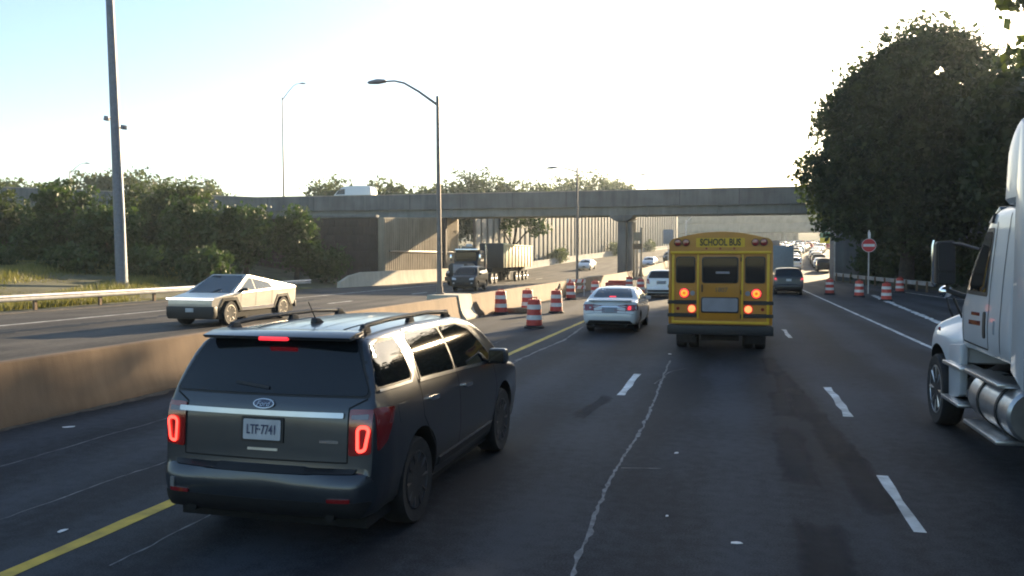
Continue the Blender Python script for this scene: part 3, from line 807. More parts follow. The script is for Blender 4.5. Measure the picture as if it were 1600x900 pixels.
# timber and plates leaning behind the pier
t = thing('pier_scaffold', 'tan timber shoring posts standing beside the bridge pier', 'shoring', (-9.55, 89.2, 0))
for x, h in ((0.0, 5.0), (0.45, 5.6), (-0.35, 4.6)):
    b_ = MB(); b_.box(x-0.09, x+0.09, -0.09, 0.09, 0.3, h); b_.build('post', 'wall_tan', t, bevel=0.01)
b_ = MB(); b_.box(-0.45, 0.55, -0.14, -0.10, 3.3, 3.9); b_.build('cross_board', 'wood', t)
b_ = MB(); b_.box(-0.45, 0.55, -0.14, -0.10, 4.2, 5.1); b_.build('cross_board', 'wall_tan', t)
b_ = MB(); b_.box(-0.55, 0.65, -0.3, 0.3, -0.1, 0.35); b_.build('footing', 'concrete', t)

# ================================================================ VEHICLES
def loft(st, prof, crown=0.04, rc=0.07, sub=3, ns=14, nc=4, nt=6, bulge=0.08):
    """closed body skin: stations (y, bottom, top, half width), prof = side factor by height"""
    ys = [s[0] for s in st]
    Y = []
    for a, b_ in zip(ys, ys[1:]):
        n = max(1, min(sub, int((b_-a)/0.04)))
        Y += [a+(b_-a)*i/n for i in range(n)]
    Y.append(ys[-1]); Y = np.array(Y)
    zb, zt, w = (pchip(ys, [s[k] for s in st], Y) for k in (1, 2, 3))
    pz = [p[0] for p in prof]; pf = [p[1] for p in prof]
    L = ys[-1]
    verts, faces, ring_n = [], [], None
    for i, y in enumerate(Y):
        h = zt[i]-zb[i]; r = min(rc, 0.35*h); c = min(crown, 0.2*h)
        zs = np.linspace(zb[i]+min(0.05, 0.2*h), zt[i]-c-r, ns)
        xs = w[i]*pchip(pz, pf, np.clip(zs, pz[0], pz[-1]))
        half = [(0.0, zb[i]), (xs[0]*0.6, zb[i]), (max(0, xs[0]-0.04), zb[i])] + list(zip(xs, zs))
        x1 = xs[-1]; rx = min(r*1.3, 0.4*x1)
        for k in range(1, nc+1):
            a = PI/2*k/nc
            half.append((x1-rx+rx*math.cos(a)*1.0, zt[i]-c-r+r*math.sin(a)))
        xe = x1-rx
        for k in range(1, nt):
            x = xe*(1-k/nt); half.append((x, zt[i]-c*(x/max(xe, 1e-4))**2))
        half.append((0.0, zt[i]))
        ring = half + [(-x, z) for x, z in half[-2:0:-1]]
        ring_n = len(ring)
        for x, z in ring:
            f = max(0.0, 1-y/0.9); fr = max(0.0, 1-(L-y)/0.9)
            verts.append((x, y + bulge*x*x*f - bulge*1.8*x*x*fr, z))
    for i in range(len(Y)-1):
        for k in range(ring_n):
            k2 = (k+1) % ring_n
            faces.append((i*ring_n+k, (i+1)*ring_n+k, (i+1)*ring_n+k2, i*ring_n+k2))
    faces.append(tuple(range(ring_n)))
    faces.append(tuple(reversed(range((len(Y)-1)*ring_n, len(Y)*ring_n))))
    return verts, faces

class Car:
    def __init__(s, name, label, cat, loc, rz, st, prof, paint, axles, wr, track, arch=None, group=None, wheel_w=0.22, cut=True, rim='alloy', **kw):
        s.root = thing(name, label, cat, loc, rz, group)
        s.v, s.f = loft(st, prof, **kw)
        s.bvh = BVHTree.FromPolygons(s.v, s.f)
        me = bpy.data.meshes.new('body'); me.from_pydata(s.v, [], s.f); 
        for m in (paint, 'matt_black'): me.materials.append(K[m])
        bm = bmesh.new(); bm.from_mesh(me); bmesh.ops.recalc_face_normals(bm, faces=bm.faces); bm.to_mesh(me); bm.free()
        s.body = link('body', me, s.root)
        arch = arch or wr*1.16
        if cut:
            cb = MB(); cb.mi = 1
            for ay in axles:
                for sx in (-1, 1):
                    cb.lathe([(arch, sx*(track-0.30)), (arch, sx*(track+0.6))], 28, 'x', (0, ay, wr+0.02))
            c = cb.build('cutter', [paint, 'matt_black'])
            md = s.body.modifiers.new('b', 'BOOLEAN'); md.operation = 'DIFFERENCE'; md.object = c; md.solver = 'EXACT'
            s.root.location = (0, 0, 0); s.root.rotation_euler = (0, 0, 0)
            bpy.context.view_layer.update()
            nm = bpy.data.meshes.new_from_object(s.body.evaluated_get(bpy.context.evaluated_depsgraph_get()))
            s.body.modifiers.clear(); s.body.data = nm
            bpy.data.objects.remove(c)
            s.root.location = loc; s.root.rotation_euler = (0, 0, rz)
        me = s.body.data
        me.polygons.foreach_set('use_smooth', [True]*len(me.polygons)); me.set_sharp_from_angle(angle=rad(38))
        w0 = None
        for ay in axles:
            for sx in (-1, 1):
                if w0 is None:
                    w0 = make_wheel(s.root, wr, wheel_w, rim); w = w0
                else: w = copy_tree(w0, s.root)
                w.location = (sx*(track-wheel_w/2), ay, wr); w.rotation_euler = (0, 0, 0 if sx > 0 else PI)
    def hit(s, view, a, b_):
        o, d = {'R': (Vector((4, a, b_)), Vector((-1, 0, 0))), 'L': (Vector((-4, a, b_)), Vector((1, 0, 0))),
                'B': (Vector((a, -4, b_)), Vector((0, 1, 0))), 'F': (Vector((a, 14, b_)), Vector((0, -1, 0))),
                'T': (Vector((a, b_, 6)), Vector((0, 0, -1)))}[view]
        p, n, i, _ = s.bvh.ray_cast(o, d)
        if p is None:
            q = {'R': (1, a, b_), 'L': (-1, a, b_), 'B': (a, 0, b_), 'F': (a, 5, b_), 'T': (a, b_, 1.5)}[view]
            p, n, i, _ = s.bvh.find_nearest(Vector(q))
        if n.dot(d) > 0: n = -n
        return p, n
    def decal(s, name, poly, view, m, off=0.005, cell=0.07, depth=0.02, r=0.0, parent=None, smooth=40, nsm=0.5):
        if r: poly = fillet(poly, r)
        bm = bmesh.new()
        bm.faces.new([bm.verts.new((p[0], p[1], 0)) for p in poly])
        xs = [p[0] for p in poly]; zs = [p[1] for p in poly]
        for ax, lo, hi in ((0, min(xs), max(xs)), (1, min(zs), max(zs))):
            n = int((hi-lo)/cell)
            for k in range(1, n+1):
                q = lo+(hi-lo)*k/(n+1); no = [0, 0, 0]; no[ax] = 1; co = [0, 0, 0]; co[ax] = q
                bmesh.ops.bisect_plane(bm, geom=bm.verts[:]+bm.edges[:]+bm.faces[:], plane_co=co, plane_no=no, dist=1e-5)
        bmesh.ops.remove_doubles(bm, verts=bm.verts[:], dist=1e-4)
        vd = {'R': (1, 0, 0), 'L': (-1, 0, 0), 'B': (0, -1, 0), 'F': (0, 1, 0), 'T': (0, 0, 1)}[view]
        vd = Vector(vd); nrm = {}
        for v in bm.verts:
            p, n = s.hit(view, v.co.x, v.co.y)
            n = (n*(1-nsm)+vd*nsm).normalized(); nrm[v] = n
            v.co = p+n*off
        ed = [e for e in bm.edges if len(e.link_faces) == 1]
        new = {}
        for e in ed:
            for v in e.verts:
                if v not in new: new[v] = bm.verts.new(v.co - nrm[v]*(off+depth))
        for e in ed:
            a, b_ = e.verts
            try: bm.faces.new((a, b_, new[b_], new[a]))
            except ValueError: pass
        return finish(bm, name, m, parent or s.root, smooth)
    def ribbon(s, name, lines, width, view, m, off=0.003, parent=None, step=0.06):
        bm = bmesh.new()
        for pts in lines:
            P = []
            for (a0, b0), (a1, b1) in zip(pts, pts[1:]):
                n = max(1, int(math.hypot(a1-a0, b1-b0)/step)); P += [(a0+(a1-a0)*i/n, b0+(b1-b0)*i/n) for i in range(n)]
            P.append(pts[-1]); prev = None
            for i, (a, b_) in enumerate(P):
                q, p = P[min(i+1, len(P)-1)], P[max(i-1, 0)]
                t = Vector((q[0]-p[0], q[1]-p[1])).normalized()
                row = []
                for sg in (1, -1):
                    pp, nn = s.hit(view, a-t.y*width/2*sg, b_+t.x*width/2*sg); row.append(bm.verts.new(pp+nn*off))
                if prev: bm.faces.new((prev[0], prev[1], row[1], row[0]))
                prev = row
        return finish(bm, name, m, parent or s.root, 40)

def make_wheel(parent, r, w, rim='alloy', spokes=10):
    b_ = MB(); h = w/2
    b_.lathe([(r*0.66, -h*0.9), (r*0.94, -h), (r*0.985, -h*0.8), (r, -h*0.5), (r, h*0.5), (r*0.985, h*0.8), (r*0.94, h), (r*0.66, h*0.9)], 32, 'x')
    wl = b_.build('wheel', 'rubber', parent, 40)
    b_ = MB()
    b_.lathe([(r*0.60, h*0.2), (r*0.665, h*0.5), (r*0.68, h*0.93), (r*0.64, h*0.95), (r*0.60, h*0.55), (r*0.2, h*0.35), (r*0.1, h*0.35)], 32, 'x')
    for k in range(spokes):
        a = 2*PI*k/spokes; c, s_ = math.cos(a), math.sin(a)
        p0 = Vector((h*0.62, c*r*0.1, s_*r*0.1)); p1 = Vector((h*0.85, c*r*0.64, s_*r*0.64))
        b_.tube([p0, p1], [r*0.07, r*0.05], 6)
    b_.lathe([(r*0.16, h*0.5), (r*0.16, h*0.8), (r*0.12, h*0.86)], 16, 'x')
    b_.build('rim', rim, wl, 40)
    return wl

# ---------------------------------------------------------------- grey SUV (nearest vehicle)
SUV_ST = [(0, .54, .56, .40), (.004, .50, .60, .66), (.012, .45, .64, .80), (.03, .39, .67, .865), (.06, .35, .69, .905), (.098, .32, .71, .93), (.106, .315, .76, .933), (.111, .31, .83, .935), (.118, .31, .91, .938), (.125, .31, .99, .941), (.132, .31, 1.07, .944), (.141, .31, 1.13, .948), (.162, .31, 1.20, .955),
          (.21, .31, 1.29, .967), (.33, .31, 1.52, .983), (.44, .33, 1.695, .995), (.50, .33, 1.73, .995), (.70, .32, 1.755, 1.0), (1.2, .30, 1.775, 1.0), (1.8, .28, 1.78, 1.0), (2.6, .28, 1.765, 1.0),
          (3.0, .28, 1.735, 1.0), (3.3, .28, 1.66, .995), (3.7, .28, 1.41, .99), (4.05, .28, 1.18, .985), (4.2, .28, 1.13, .98), (4.6, .28, 1.07, .965), (4.85, .30, .99, .93), (4.95, .34, .86, .87), (5.0, .42, .68, .76)]
SUV_PR = [(.28, .93), (.45, .968), (.70, 1.0), (.95, 1.0), (1.10, .985), (1.22, .957), (1.30, .93), (1.42, .885), (1.55, .82), (1.66, .75), (1.78, .665)]
suv = Car('sport_utility_vehicle', 'dark grey sport utility vehicle with lit tail lamps in the left foreground', 'car', (-3.76, 6.02, 0), 0, SUV_ST, SUV_PR, 'suv_paint', (1.10, 3.96), .385, .965, arch=.46, wheel_w=.255, bulge=.075, rim='shaded_rim')
suv.root.scale = (1.03, 1.03, 1.035)
S = suv
# glazing
S.decal('window_surround', [(-.90, 1.245), (.90, 1.245), (.70, 1.715), (-.70, 1.715)], 'B', 'black', .003, .06, r=.05)
S.decal('rear_window', [(-.885, 1.262), (.885, 1.262), (.675, 1.69), (-.675, 1.69)], 'B', 'glass', .010, .06, r=.07)
wp = S.ribbon('rear_wiper', [[(.02, 1.30), (-.30, 1.335)]], .025, 'B', 'black', .02)
for v in 'RL':
    S.decal('window_surround', [(.25, 1.29), (1.06, 1.285), (1.06, 1.67), (.44, 1.69)], v, 'black', .004, .06, r=.06)
    S.ribbon('quarter_trim', [[(.36, 1.292), (1.0, 1.28), (1.07, 1.33), (1.07, 1.62)]], .022, v, 'chrome_dull', .011)
    S.decal('quarter_window', [(.33, 1.325), (1.03, 1.31), (1.03, 1.645), (.49, 1.645)], v, 'glass', .008, .06, r=.06)
    S.decal('window_surround', [(1.20, 1.255), (3.62, 1.155), (3.05, 1.60), (2.75, 1.665), (1.25, 1.68)], v, 'black', .004, .07, r=.05)
    S.decal('door_window', [(1.24, 1.285), (2.14, 1.245), (2.14, 1.655), (1.27, 1.66)], v, 'glass', .008, .06, r=.04)
    S.decal('door_window', [(2.20, 1.243), (3.50, 1.185), (3.02, 1.57), (2.72, 1.645), (2.20, 1.655)], v, 'glass', .008, .06, r=.04)
    S.ribbon('belt_trim', [[(1.18, 1.262), (2.4, 1.215), (3.60, 1.155)]], .03, v, 'chrome_dull', .012)
    S.ribbon('window_trim', [[(1.19, 1.26), (1.22, 1.62), (1.28, 1.695), (2.7, 1.685)]], .02, v, 'chrome', .012)
    S.ribbon('door_seam', [[(1.17, 1.25), (1.17, .95), (1.5, .60), (1.55, .38)], [(2.20, 1.23), (2.22, .40)], [(3.50, 1.15), (3.62, .85), (3.42, .42)], [(1.55, .40), (3.42, .40)]], .012, v, 'matt_black', .002)
    S.ribbon('crease', [[(.5, 1.10), (3.9, 1.0)]], .012, v, 'suv_paint', .006)
    for y, z in ((1.30, 1.06), (2.32, 1.03)):
        h = S.decal('door_handle', [(y, z), (y+.22, z-.008), (y+.22, z+.03), (y, z+.035)], v, 'chrome', .035, .05, r=.012)
    S.decal('sill_moulding', [(1.62, .40), (3.40, .40), (3.40, .47), (1.62, .47)], v, 'black', .02, .1, r=.01)
    S.ribbon('sill_trim', [[(1.62, .485), (3.38, .485)]], .028, v, 'chrome', .024)
    S.decal('fuel_door' if v == 'R' else 'side_badge', [(.62, .98), (.80, .98), (.80, 1.14), (.62, 1.14)] if v == 'R' else [(3.55, .95), (3.7, .95), (3.7, .98), (3.55, .98)], v, 'suv_paint', .003, .06, r=.03)
    # tail lamp: housing wraps the corner
    S.decal('lamp_housing', [(.225, .83), (.36, .89), (.54, 1.145), (.225, 1.175)], v, 'lens_red', .008, .05, r=.03)
sgn = {'R': 1, 'L': -1}
for v, k in sgn.items():
    lamp = S.decal('tail_lamp', [(k*.745, .80), (k*.93, .82), (k*.93, 1.165), (k*.745, 1.165)], 'B', 'lens_red', .010, .04, r=.025)
    S.decal('reverse_lamp', [(k*.765, 1.09), (k*.90, 1.09), (k*.90, 1.13), (k*.765, 1.12)], 'B', 'grey_panel', .016, .04, r=.01, parent=lamp)
    ring_ = fillet([(k*.818, 1.03), (k*.823, .84), (k*.880, .85), (k*.912, 1.03)], .05, 5)
    S.ribbon('light_bar', [ring_+ring_[:1]], .026, 'B', 'brake', .022, parent=lamp, step=.03)
    S.decal('bumper_reflector', [(k*.62, .46), (k*.80, .46), (k*.80, .49), (k*.62, .49)], 'B', 'lens_red', .035, .05, r=.01)
    b_ = MB(); b_.tube([(k*.62, .06, .33), (k*.62, .3, .33)], .04, 12); b_.build('exhaust_tip', 'matt_black', S.root)
S.decal('rear_bumper', [(-.93, .655), (-.95, .52), (-.90, .36), (.90, .36), (.95, .52), (.93, .655)], 'B', 'suv_paint', .022, .05, r=.05)
S.decal('bumper_step', [(-.80, .66), (.80, .66), (.82, .70), (-.82, .70)], 'B', 'black', .020, .05, r=.01)
S.decal('bumper_valance', [(-.86, .33), (.86, .33), (.93, .46), (-.93, .46)], 'B', 'black', .03, .06, r=.04)
S.decal('tow_hook_cover', [(-.80, .47), (-.76, .47), (-.76, .57), (-.80, .57)], 'B', 'alu', .034, .05, r=.01)
S.ribbon('tailgate_seam', [[(-.735, .745), (-.735, 1.17), (-.87, 1.24)], [(.735, .745), (.735, 1.17), (.87, 1.24)], [(-.735, .745), (.735, .745)]], .012, 'B', 'matt_black', .002)
S.decal('chrome_strip', [(-.80, 1.095), (.70, 1.095), (.70, 1.135), (-.80, 1.135)], 'B', 'chrome_dull', .022, .05, r=.012)
pb = S.decal('plate_frame', [(-.190, .880), (.190, .880), (.190, 1.080), (-.190, 1.080)], 'B', 'black', .012, .08, r=.012)
p0, n0 = S.hit('B', 0, .985)
pt = math.atan2(-n0.z, -n0.y)
lp = S.decal('licence_plate', [(-.168, .900), (.168, .900), (.168, 1.062), (-.168, 1.062)], 'B', 'plate', .018, .08, r=.012)
text('plate_text', 'LTF\u00b77741', .108, 'plate_text', lp, (0, p0.y-.025, .980), (PI/2-0.1, 0, 0), .001, .66, .001)
em = S.decal('emblem', [(.095*math.cos(a*PI/12), 1.185+.038*math.sin(a*PI/12)) for a in range(24)], 'B', 'chrome_dull', .018, .05)
S.decal('emblem_face', [(.085*math.cos(a*PI/12), 1.185+.031*math.sin(a*PI/12)) for a in range(24)], 'B', 'emblem_blue', .021, .05, parent=em)
p1, n1 = S.hit('B', 0, 1.185)
text('emblem_script', 'Ford', .062, 'chrome_dull', em, (0, p1.y-.026, 1.186), (PI/2-0.45, 0, 0), .001, 1.0, 0, shear=.25)
S.decal('model_badge', [(.50, .895), (.66, .895), (.66, .915), (.50, .915)], 'B', 'chrome', .008, .05)
S.decal('release_handle', [(-.13, .815), (.14, .815), (.14, .835), (-.13, .835)], 'B', 'alu', .008, .05, r=.005)
# spoiler and high brake lamp
b_ = MB(); b_.prism([(.30, 1.715), (.34, 1.685), (.60, 1.70), (.60, 1.755), (.45, 1.745)], 'x', -.68, .68)
sp = b_.build('spoiler', 'suv_paint', S.root, bevel=.012)
b_ = MB(); b_.box(-.13, .13, .285, .33, 1.682, 1.712); b_.build('high_brake_lamp', 'brake_soft', sp, bevel=.006)
for k in (-.42, -.21, 0, .21, .42):
    S.ribbon('roof_groove', [[(k, .75), (k*.96, 2.9)]], .022, 'T', 'matt_black' if abs(k) > .3 else 'suv_paint', .002, step=.1)
for k in (-1, 1):
    rl = MB(); rl.tube([(k*.63, .60, 1.735), (k*.635, .74, 1.785), (k*.64, 1.2, 1.803), (k*.64, 2.2, 1.803), (k*.635, 2.78, 1.77), (k*.63, 2.92, 1.72)], [.02, .022, .022, .022, .022, .018], 8)
    ro = rl.build('roof_rail', 'black', S.root)
    for y in (.72, 1.75, 2.78):
        f_ = MB(); f_.prism([(y-.10, 1.72), (y+.10, 1.72), (y+.05, 1.795), (y-.05, 1.795)], 'x', k*.63-.022, k*.63+.022); f_.build('rail_foot', 'black', ro, bevel=.01)
    mr = MB(); mr.prism([(3.22, 1.16), (3.38, 1.155), (3.42, 1.22), (3.36, 1.33), (3.23, 1.335)], 'x', k*.99, k*1.20)
    mo = mr.build('door_mirror', 'suv_paint', S.root, bevel=.035, seg=3)
    g_ = MB(); g_.prism([(k*1.01, 1.185), (k*1.18, 1.185), (k*1.18, 1.315), (k*1.01, 1.315)], 'y', 3.212, 3.219); g_.build('mirror_glass', 'glass', mo)
    m2 = MB(); m2.box(k*.90, k*1.02, 3.29, 3.37, 1.15, 1.20); m2.build('mirror_arm', 'black', mo)
b_ = MB(); b_.prism([(.98, 1.765), (1.16, 1.77), (1.06, 1.815), (1.00, 1.82)], 'x', -.03, .03); an = b_.build('antenna_base', 'black', S.root, bevel=.01)
b_ = MB(); b_.tube([(0, 1.03, 1.81), (0, .90, 1.97)], [.006, .004], 6); b_.build('antenna_mast', 'black', an)
S.decal('windscreen', [(-.72, 1.22), (.72, 1.22), (.60, 1.66), (-.60, 1.66)], 'F', 'glass', .006, .08, r=.05)
S.decal('grille', [(-.5, .70), (.5, .70), (.55, .92), (-.55, .92)], 'F', 'black', .01, .1, r=.04)
for k in (-1, 1): S.decal('headlamp', [(k*.58, .80), (k*.84, .82), (k*.84, .96), (k*.58, .93)], 'F', 'headlamp', .01, .08, r=.03)
b_ = MB(); b_.box(-.85, .85, .25, 4.75, .20, .40); b_.build('underbody', 'matt_black', S.root)

# ---------------------------------------------------------------- white sedan
SED_ST = [(0, .46, .60, .70), (.025, .38, .74, .81), (.07, .33, .88, .862), (.11, .31, .99, .875), (.16, .30, 1.045, .882), (.30, .28, 1.065, .89), (.55, .26, 1.085, .895), (.75, .25, 1.125, .90), (1.05, .24, 1.27, .90),
          (1.4, .22, 1.40, .905), (1.7, .22, 1.455, .905), (2.2, .22, 1.475, .905), (2.7, .22, 1.44, .905), (3.0, .22, 1.36, .905), (3.4, .22, 1.13, .90), (3.65, .22, 1.02, .895), (4.0, .22, .955, .885), (4.4, .24, .86, .86), (4.68, .26, .74, .79), (4.82, .36, .58, .62)]
SED_PR = [(.22, .92), (.40, .965), (.62, 1.0), (.85, .995), (.98, .965), (1.06, .93), (1.46, .66)]
def sedan(label, loc, rz, paint, lit=True, group=None):
    c = Car('sedan', label, 'car', loc, rz, SED_ST, SED_PR, paint, (1.02, 3.80), .325, .865, arch=.385, wheel_w=.215, group=group, bulge=.10)
    c.decal('rear_window', [(-.66, 1.125), (.66, 1.125), (.53, 1.40), (-.53, 1.40)], 'B', 'glass_light', .006, .07, r=.06)
    for v in 'RL':
        c.decal('window_surround', [(.98, 1.06), (3.35, 1.0), (2.86, 1.32), (2.3, 1.405), (1.8, 1.40), (1.35, 1.30)], v, 'black', .004, .08, r=.05)
        c.decal('door_window', [(1.12, 1.085), (2.05, 1.055), (2.05, 1.385), (1.8, 1.38), (1.38, 1.285)], v, 'glass', .008, .08, r=.03)
        c.decal('door_window', [(2.11, 1.053), (3.26, 1.02), (2.83, 1.305), (2.3, 1.388), (2.11, 1.388)], v, 'glass', .008, .08, r=.03)
        c.ribbon('door_seam', [[(1.30, 1.05), (1.42, .60), (1.45, .30)], [(2.08, 1.03), (2.10, .28)], [(3.3, 1.0), (3.25, .30)]], .012, v, 'matt_black', .002)
        for y in (1.50, 2.55): c.decal('door_handle', [(y, .86), (y+.18, .86), (y+.18, .89), (y, .89)], v, paint, .03, .06, r=.01)
        c.decal('tail_lamp_side', [(.03, .72), (.20, .76), (.36, .93), (.06, .93)], v, 'lens_red', .007, .05, r=.03)
    for k in (-1, 1):
        la = c.decal('tail_lamp', [(k*.50, .74), (k*.80, .72), (k*.83, .93), (k*.56, .94)], 'B', 'lens_red', .010, .05, r=.03)
        c.decal('brake_light', [(k*.57, .77), (k*.68, .765), (k*.69, .88), (k*.60, .885)], 'B', 'brake_soft' if (k > 0 or not lit) else 'lens_red', .016, .05, r=.02, parent=la)
        if k < 0: c.decal('brake_glint', [(k*.60, .80), (k*.66, .80), (k*.66, .85), (k*.60, .85)], 'B', 'lens_clear', .018, .05, r=.01, parent=la)
        m_ = MB(); m_.prism([(3.05, .98), (3.17, .98), (3.19, 1.06), (3.06, 1.10)], 'x', k*.86, k*1.04); m_.build('door_mirror', paint, c.root, bevel=.025)
        m_ = MB(); m_.tube([(k*.52, .05, .27), (k*.52, .3, .27)], .04, 10); m_.build('exhaust_tip', 'black', c.root)
    c.decal('high_brake_lamp', [(-.11, 1.135), (.11, 1.135), (.11, 1.165), (-.11, 1.165)], 'B', 'brake_soft', .014, .05)
    m_ = MB(); m_.prism([(.06, 1.05), (.10, 1.035), (.38, 1.055), (.20, 1.10), (.08, 1.085)], 'x', -.70, .70); m_.build('spoiler', paint, c.root, bevel=.012)
    c.decal('chrome_strip', [(-.34, .845), (.34, .845), (.34, .87), (-.34, .87)], 'B', 'chrome', .012, .06)
    c.decal('plate_recess', [(-.25, .66), (.25, .66), (.25, .84), (-.25, .84)], 'B', 'grey_panel', .003, .06, r=.02)
    pl_ = c.decal('licence_plate', [(-.15, .69), (.15, .69), (.15, .82), (-.15, .82)], 'B', 'box_grey', .012, .08, r=.01)
    c.ribbon('trunk_seam', [[(-.50, .68), (-.53, 1.02)], [(.50, .68), (.53, 1.02)], [(-.50, .66), (.50, .66)]], .010, 'B', 'matt_black', .002)
    c.ribbon('bumper_seam', [[(-.82, .62), (-.5, .655)], [(.82, .62), (.5, .655)]], .010, 'B', 'matt_black', .002)
    c.decal('bumper_valance', [(-.74, .32), (.74, .32), (.66, .42), (-.66, .42)], 'B', 'black', .012, .07, r=.03)
    c.decal('windscreen', [(-.66, 1.04), (.66, 1.04), (.54, 1.37), (-.54, 1.37)], 'F', 'glass', .006, .09, r=.05)
    c.decal('grille', [(-.35, .50), (.35, .50), (.4, .68), (-.4, .68)], 'F', 'black', .01, .1, r=.03)
    for k in (-1, 1): c.decal('headlamp', [(k*.48, .62), (k*.70, .64), (k*.72, .74), (k*.5, .74)], 'F', 'headlamp', .01, .08, r=.03)
    m_ = MB(); m_.box(-.75, .75, .3, 4.5, .16, .30); m_.build('underbody', 'matt_black', c.root)
    return c
sedan('pearl white sedan with red brake lights left of the school bus', (-3.72, 26.55, 0), 0, 'pearl')

# ---------------------------------------------------------------- crossover / minivan built from a scaled body
def scaled(st, ky, kz, kw): return [(a*ky, b_*kz, c*kz, d*kw) for a, b_, c, d in st]
def crossover(name, label, loc, rz, paint, ky=.92, kz=.96, kw=.93, lit=True, roof=None, front=False, group=None):
    st = scaled(SUV_ST, ky, kz, kw); pr = [(z*kz, f) for z, f in SUV_PR]
    c = Car(name, label, 'car', loc, rz, st, pr, paint, (1.10*ky, 3.96*ky), .35, .93*kw+.02, arch=.42, wheel_w=.23, group=group, sub=2, ns=10, nt=5)
    Q = lambda pts: [(a*ky, b_*kz) for a, b_ in pts]
    X = lambda pts: [(a*kw, b_*kz) for a, b_ in pts]
    c.decal('rear_window', X([(-.86, 1.25), (.86, 1.25), (.66, 1.68), (-.66, 1.68)]), 'B', 'glass', .007, .1, r=.07)
    for v in 'RL':
        c.decal('quarter_window', Q([(.36, 1.31), (1.05, 1.29), (1.05, 1.64), (.50, 1.64)]), v, 'glass', .007, .1, r=.05)
        c.decal('door_window', Q([(1.22, 1.28), (2.14, 1.24), (2.14, 1.655), (1.25, 1.66)]), v, 'glass', .007, .1, r=.04)
        c.decal('door_window', Q([(2.22, 1.24), (3.50, 1.18), (3.02, 1.57), (2.72, 1.645), (2.22, 1.655)]), v, 'glass', .007, .1, r=.04)
        c.ribbon('door_seam', [Q([(1.17, 1.25), (1.2, .95), (1.55, .38)]), Q([(2.20, 1.23), (2.22, .40)]), Q([(3.50, 1.15), (3.42, .42)])], .012, v, 'matt_black', .002)
    for k in (-1, 1):
        la = c.decal('tail_lamp', X([(k*.73, .88), (k*.93, .90), (k*.93, 1.20), (k*.80, 1.20)]), 'B', 'lens_red', .010, .06, r=.03)
        m_ = MB(); m_.prism(Q([(3.22, 1.16), (3.38, 1.155), (3.40, 1.25), (3.23, 1.30)]), 'x', k*.94*kw, k*1.14*kw); m_.build('door_mirror', paint, c.root, bevel=.03)
        c.decal('headlamp', X([(k*.50, .80), (k*.84, .82), (k*.86, .97), (k*.54, .93)]), 'F', 'headlamp', .012, .08, r=.04)
    lp_ = c.decal('licence_plate', X([(-.17, .90), (.17, .90), (.17, 1.05), (-.17, 1.05)]), 'B', 'plate' if lit else 'emblem_blue', .010, .1, r=.01)
    c.decal('bumper_valance', X([(-.86, .40), (.86, .40), (.90, .52), (-.90, .52)]), 'B', 'black', .012, .08, r=.04)
    c.decal('windscreen', X([(-.72, 1.20), (.72, 1.20), (.60, 1.67), (-.60, 1.67)]), 'F', 'glass', .007, .09, r=.05)
    c.decal('grille', X([(-.46, .66), (.46, .66), (.5, .93), (-.5, .93)]), 'F', 'black', .012, .1, r=.04)
    c.decal('bumper_valance', X([(-.8, .36), (.8, .36), (.84, .55), (-.84, .55)]), 'F', 'black', .012, .1, r=.04)
    if roof:
        c.decal('roof_sun_glare', [(-.62*kw, .7*ky), (.62*kw, .7*ky), (.60*kw, 3.0*ky), (-.60*kw, 3.0*ky)], 'T', roof, .012, .2, r=.08)  # pale sheet painting the sun's reflection on the roof
    m_ = MB(); m_.box(-.8*kw, .8*kw, .3, 4.6*ky, .2, .42); m_.build('underbody', 'matt_black', c.root)
    return c
c = crossover('crossover', 'white crossover seen from behind between the white sedan and the bus', (-3.95, 50.3, 0), 0, 'white_car', lit=False)
c.decal('plate_panel', [(-.28, .84), (.28, .84), (.28, 1.04), (-.28, 1.04)], 'B', 'emblem_blue', .012, .1, r=.02)
c = crossover('minivan', 'dark minivan seen from behind just right of the school bus', (3.72, 56.6, 0), 0, 'dark_car', 1.0, 1.0, .95)
for k in (-1, 1): c.decal('tail_lamp_glow', [(k*.74, 1.0), (k*.88, 1.0), (k*.88, 1.10), (k*.78, 1.10)], 'B', 'brake_soft', .016, .06)
c = crossover('off_road_vehicle', 'black off-road vehicle with sun glare painted on its roof coming towards us beside the median', (-18.75, 61.2, 0), PI+0.06, 'navy', .92, 1.02, .94, roof='white_car')
for k in (-1, 1): c.decal('fog_lamp', [(k*.60, .56), (k*.72, .56), (k*.72, .64), (k*.60, .64)], 'F', 'headlamp', .02, .1, r=.02)

# ---------------------------------------------------------------- angular steel pickup
t = thing('angular_pickup', 'angular stainless steel electric pickup coming towards us beyond the median', 'pickup', (-18.35, 25.4, 0), 0.0)
def steel_part(name, vs_, fs, m='steel', bevel=0.0, parent=t):
    bm = bmesh.new(); V = [bm.verts.new(v) for v in vs_]
    for f in fs: bm.faces.new([V[i] for i in f])
    if bevel:
        bmesh.ops.recalc_face_normals(bm, faces=bm.faces)
        bmesh.ops.bevel(bm, geom=bm.edges[:], offset=bevel, segments=1, affect='EDGES')
    return finish(bm, name, m, parent, 20)
# y = 0 at the nose, growing towards the tail (towards +Y); half widths
NW, BW, RW = .94, 1.015, .80
pt3 = lambda w: None
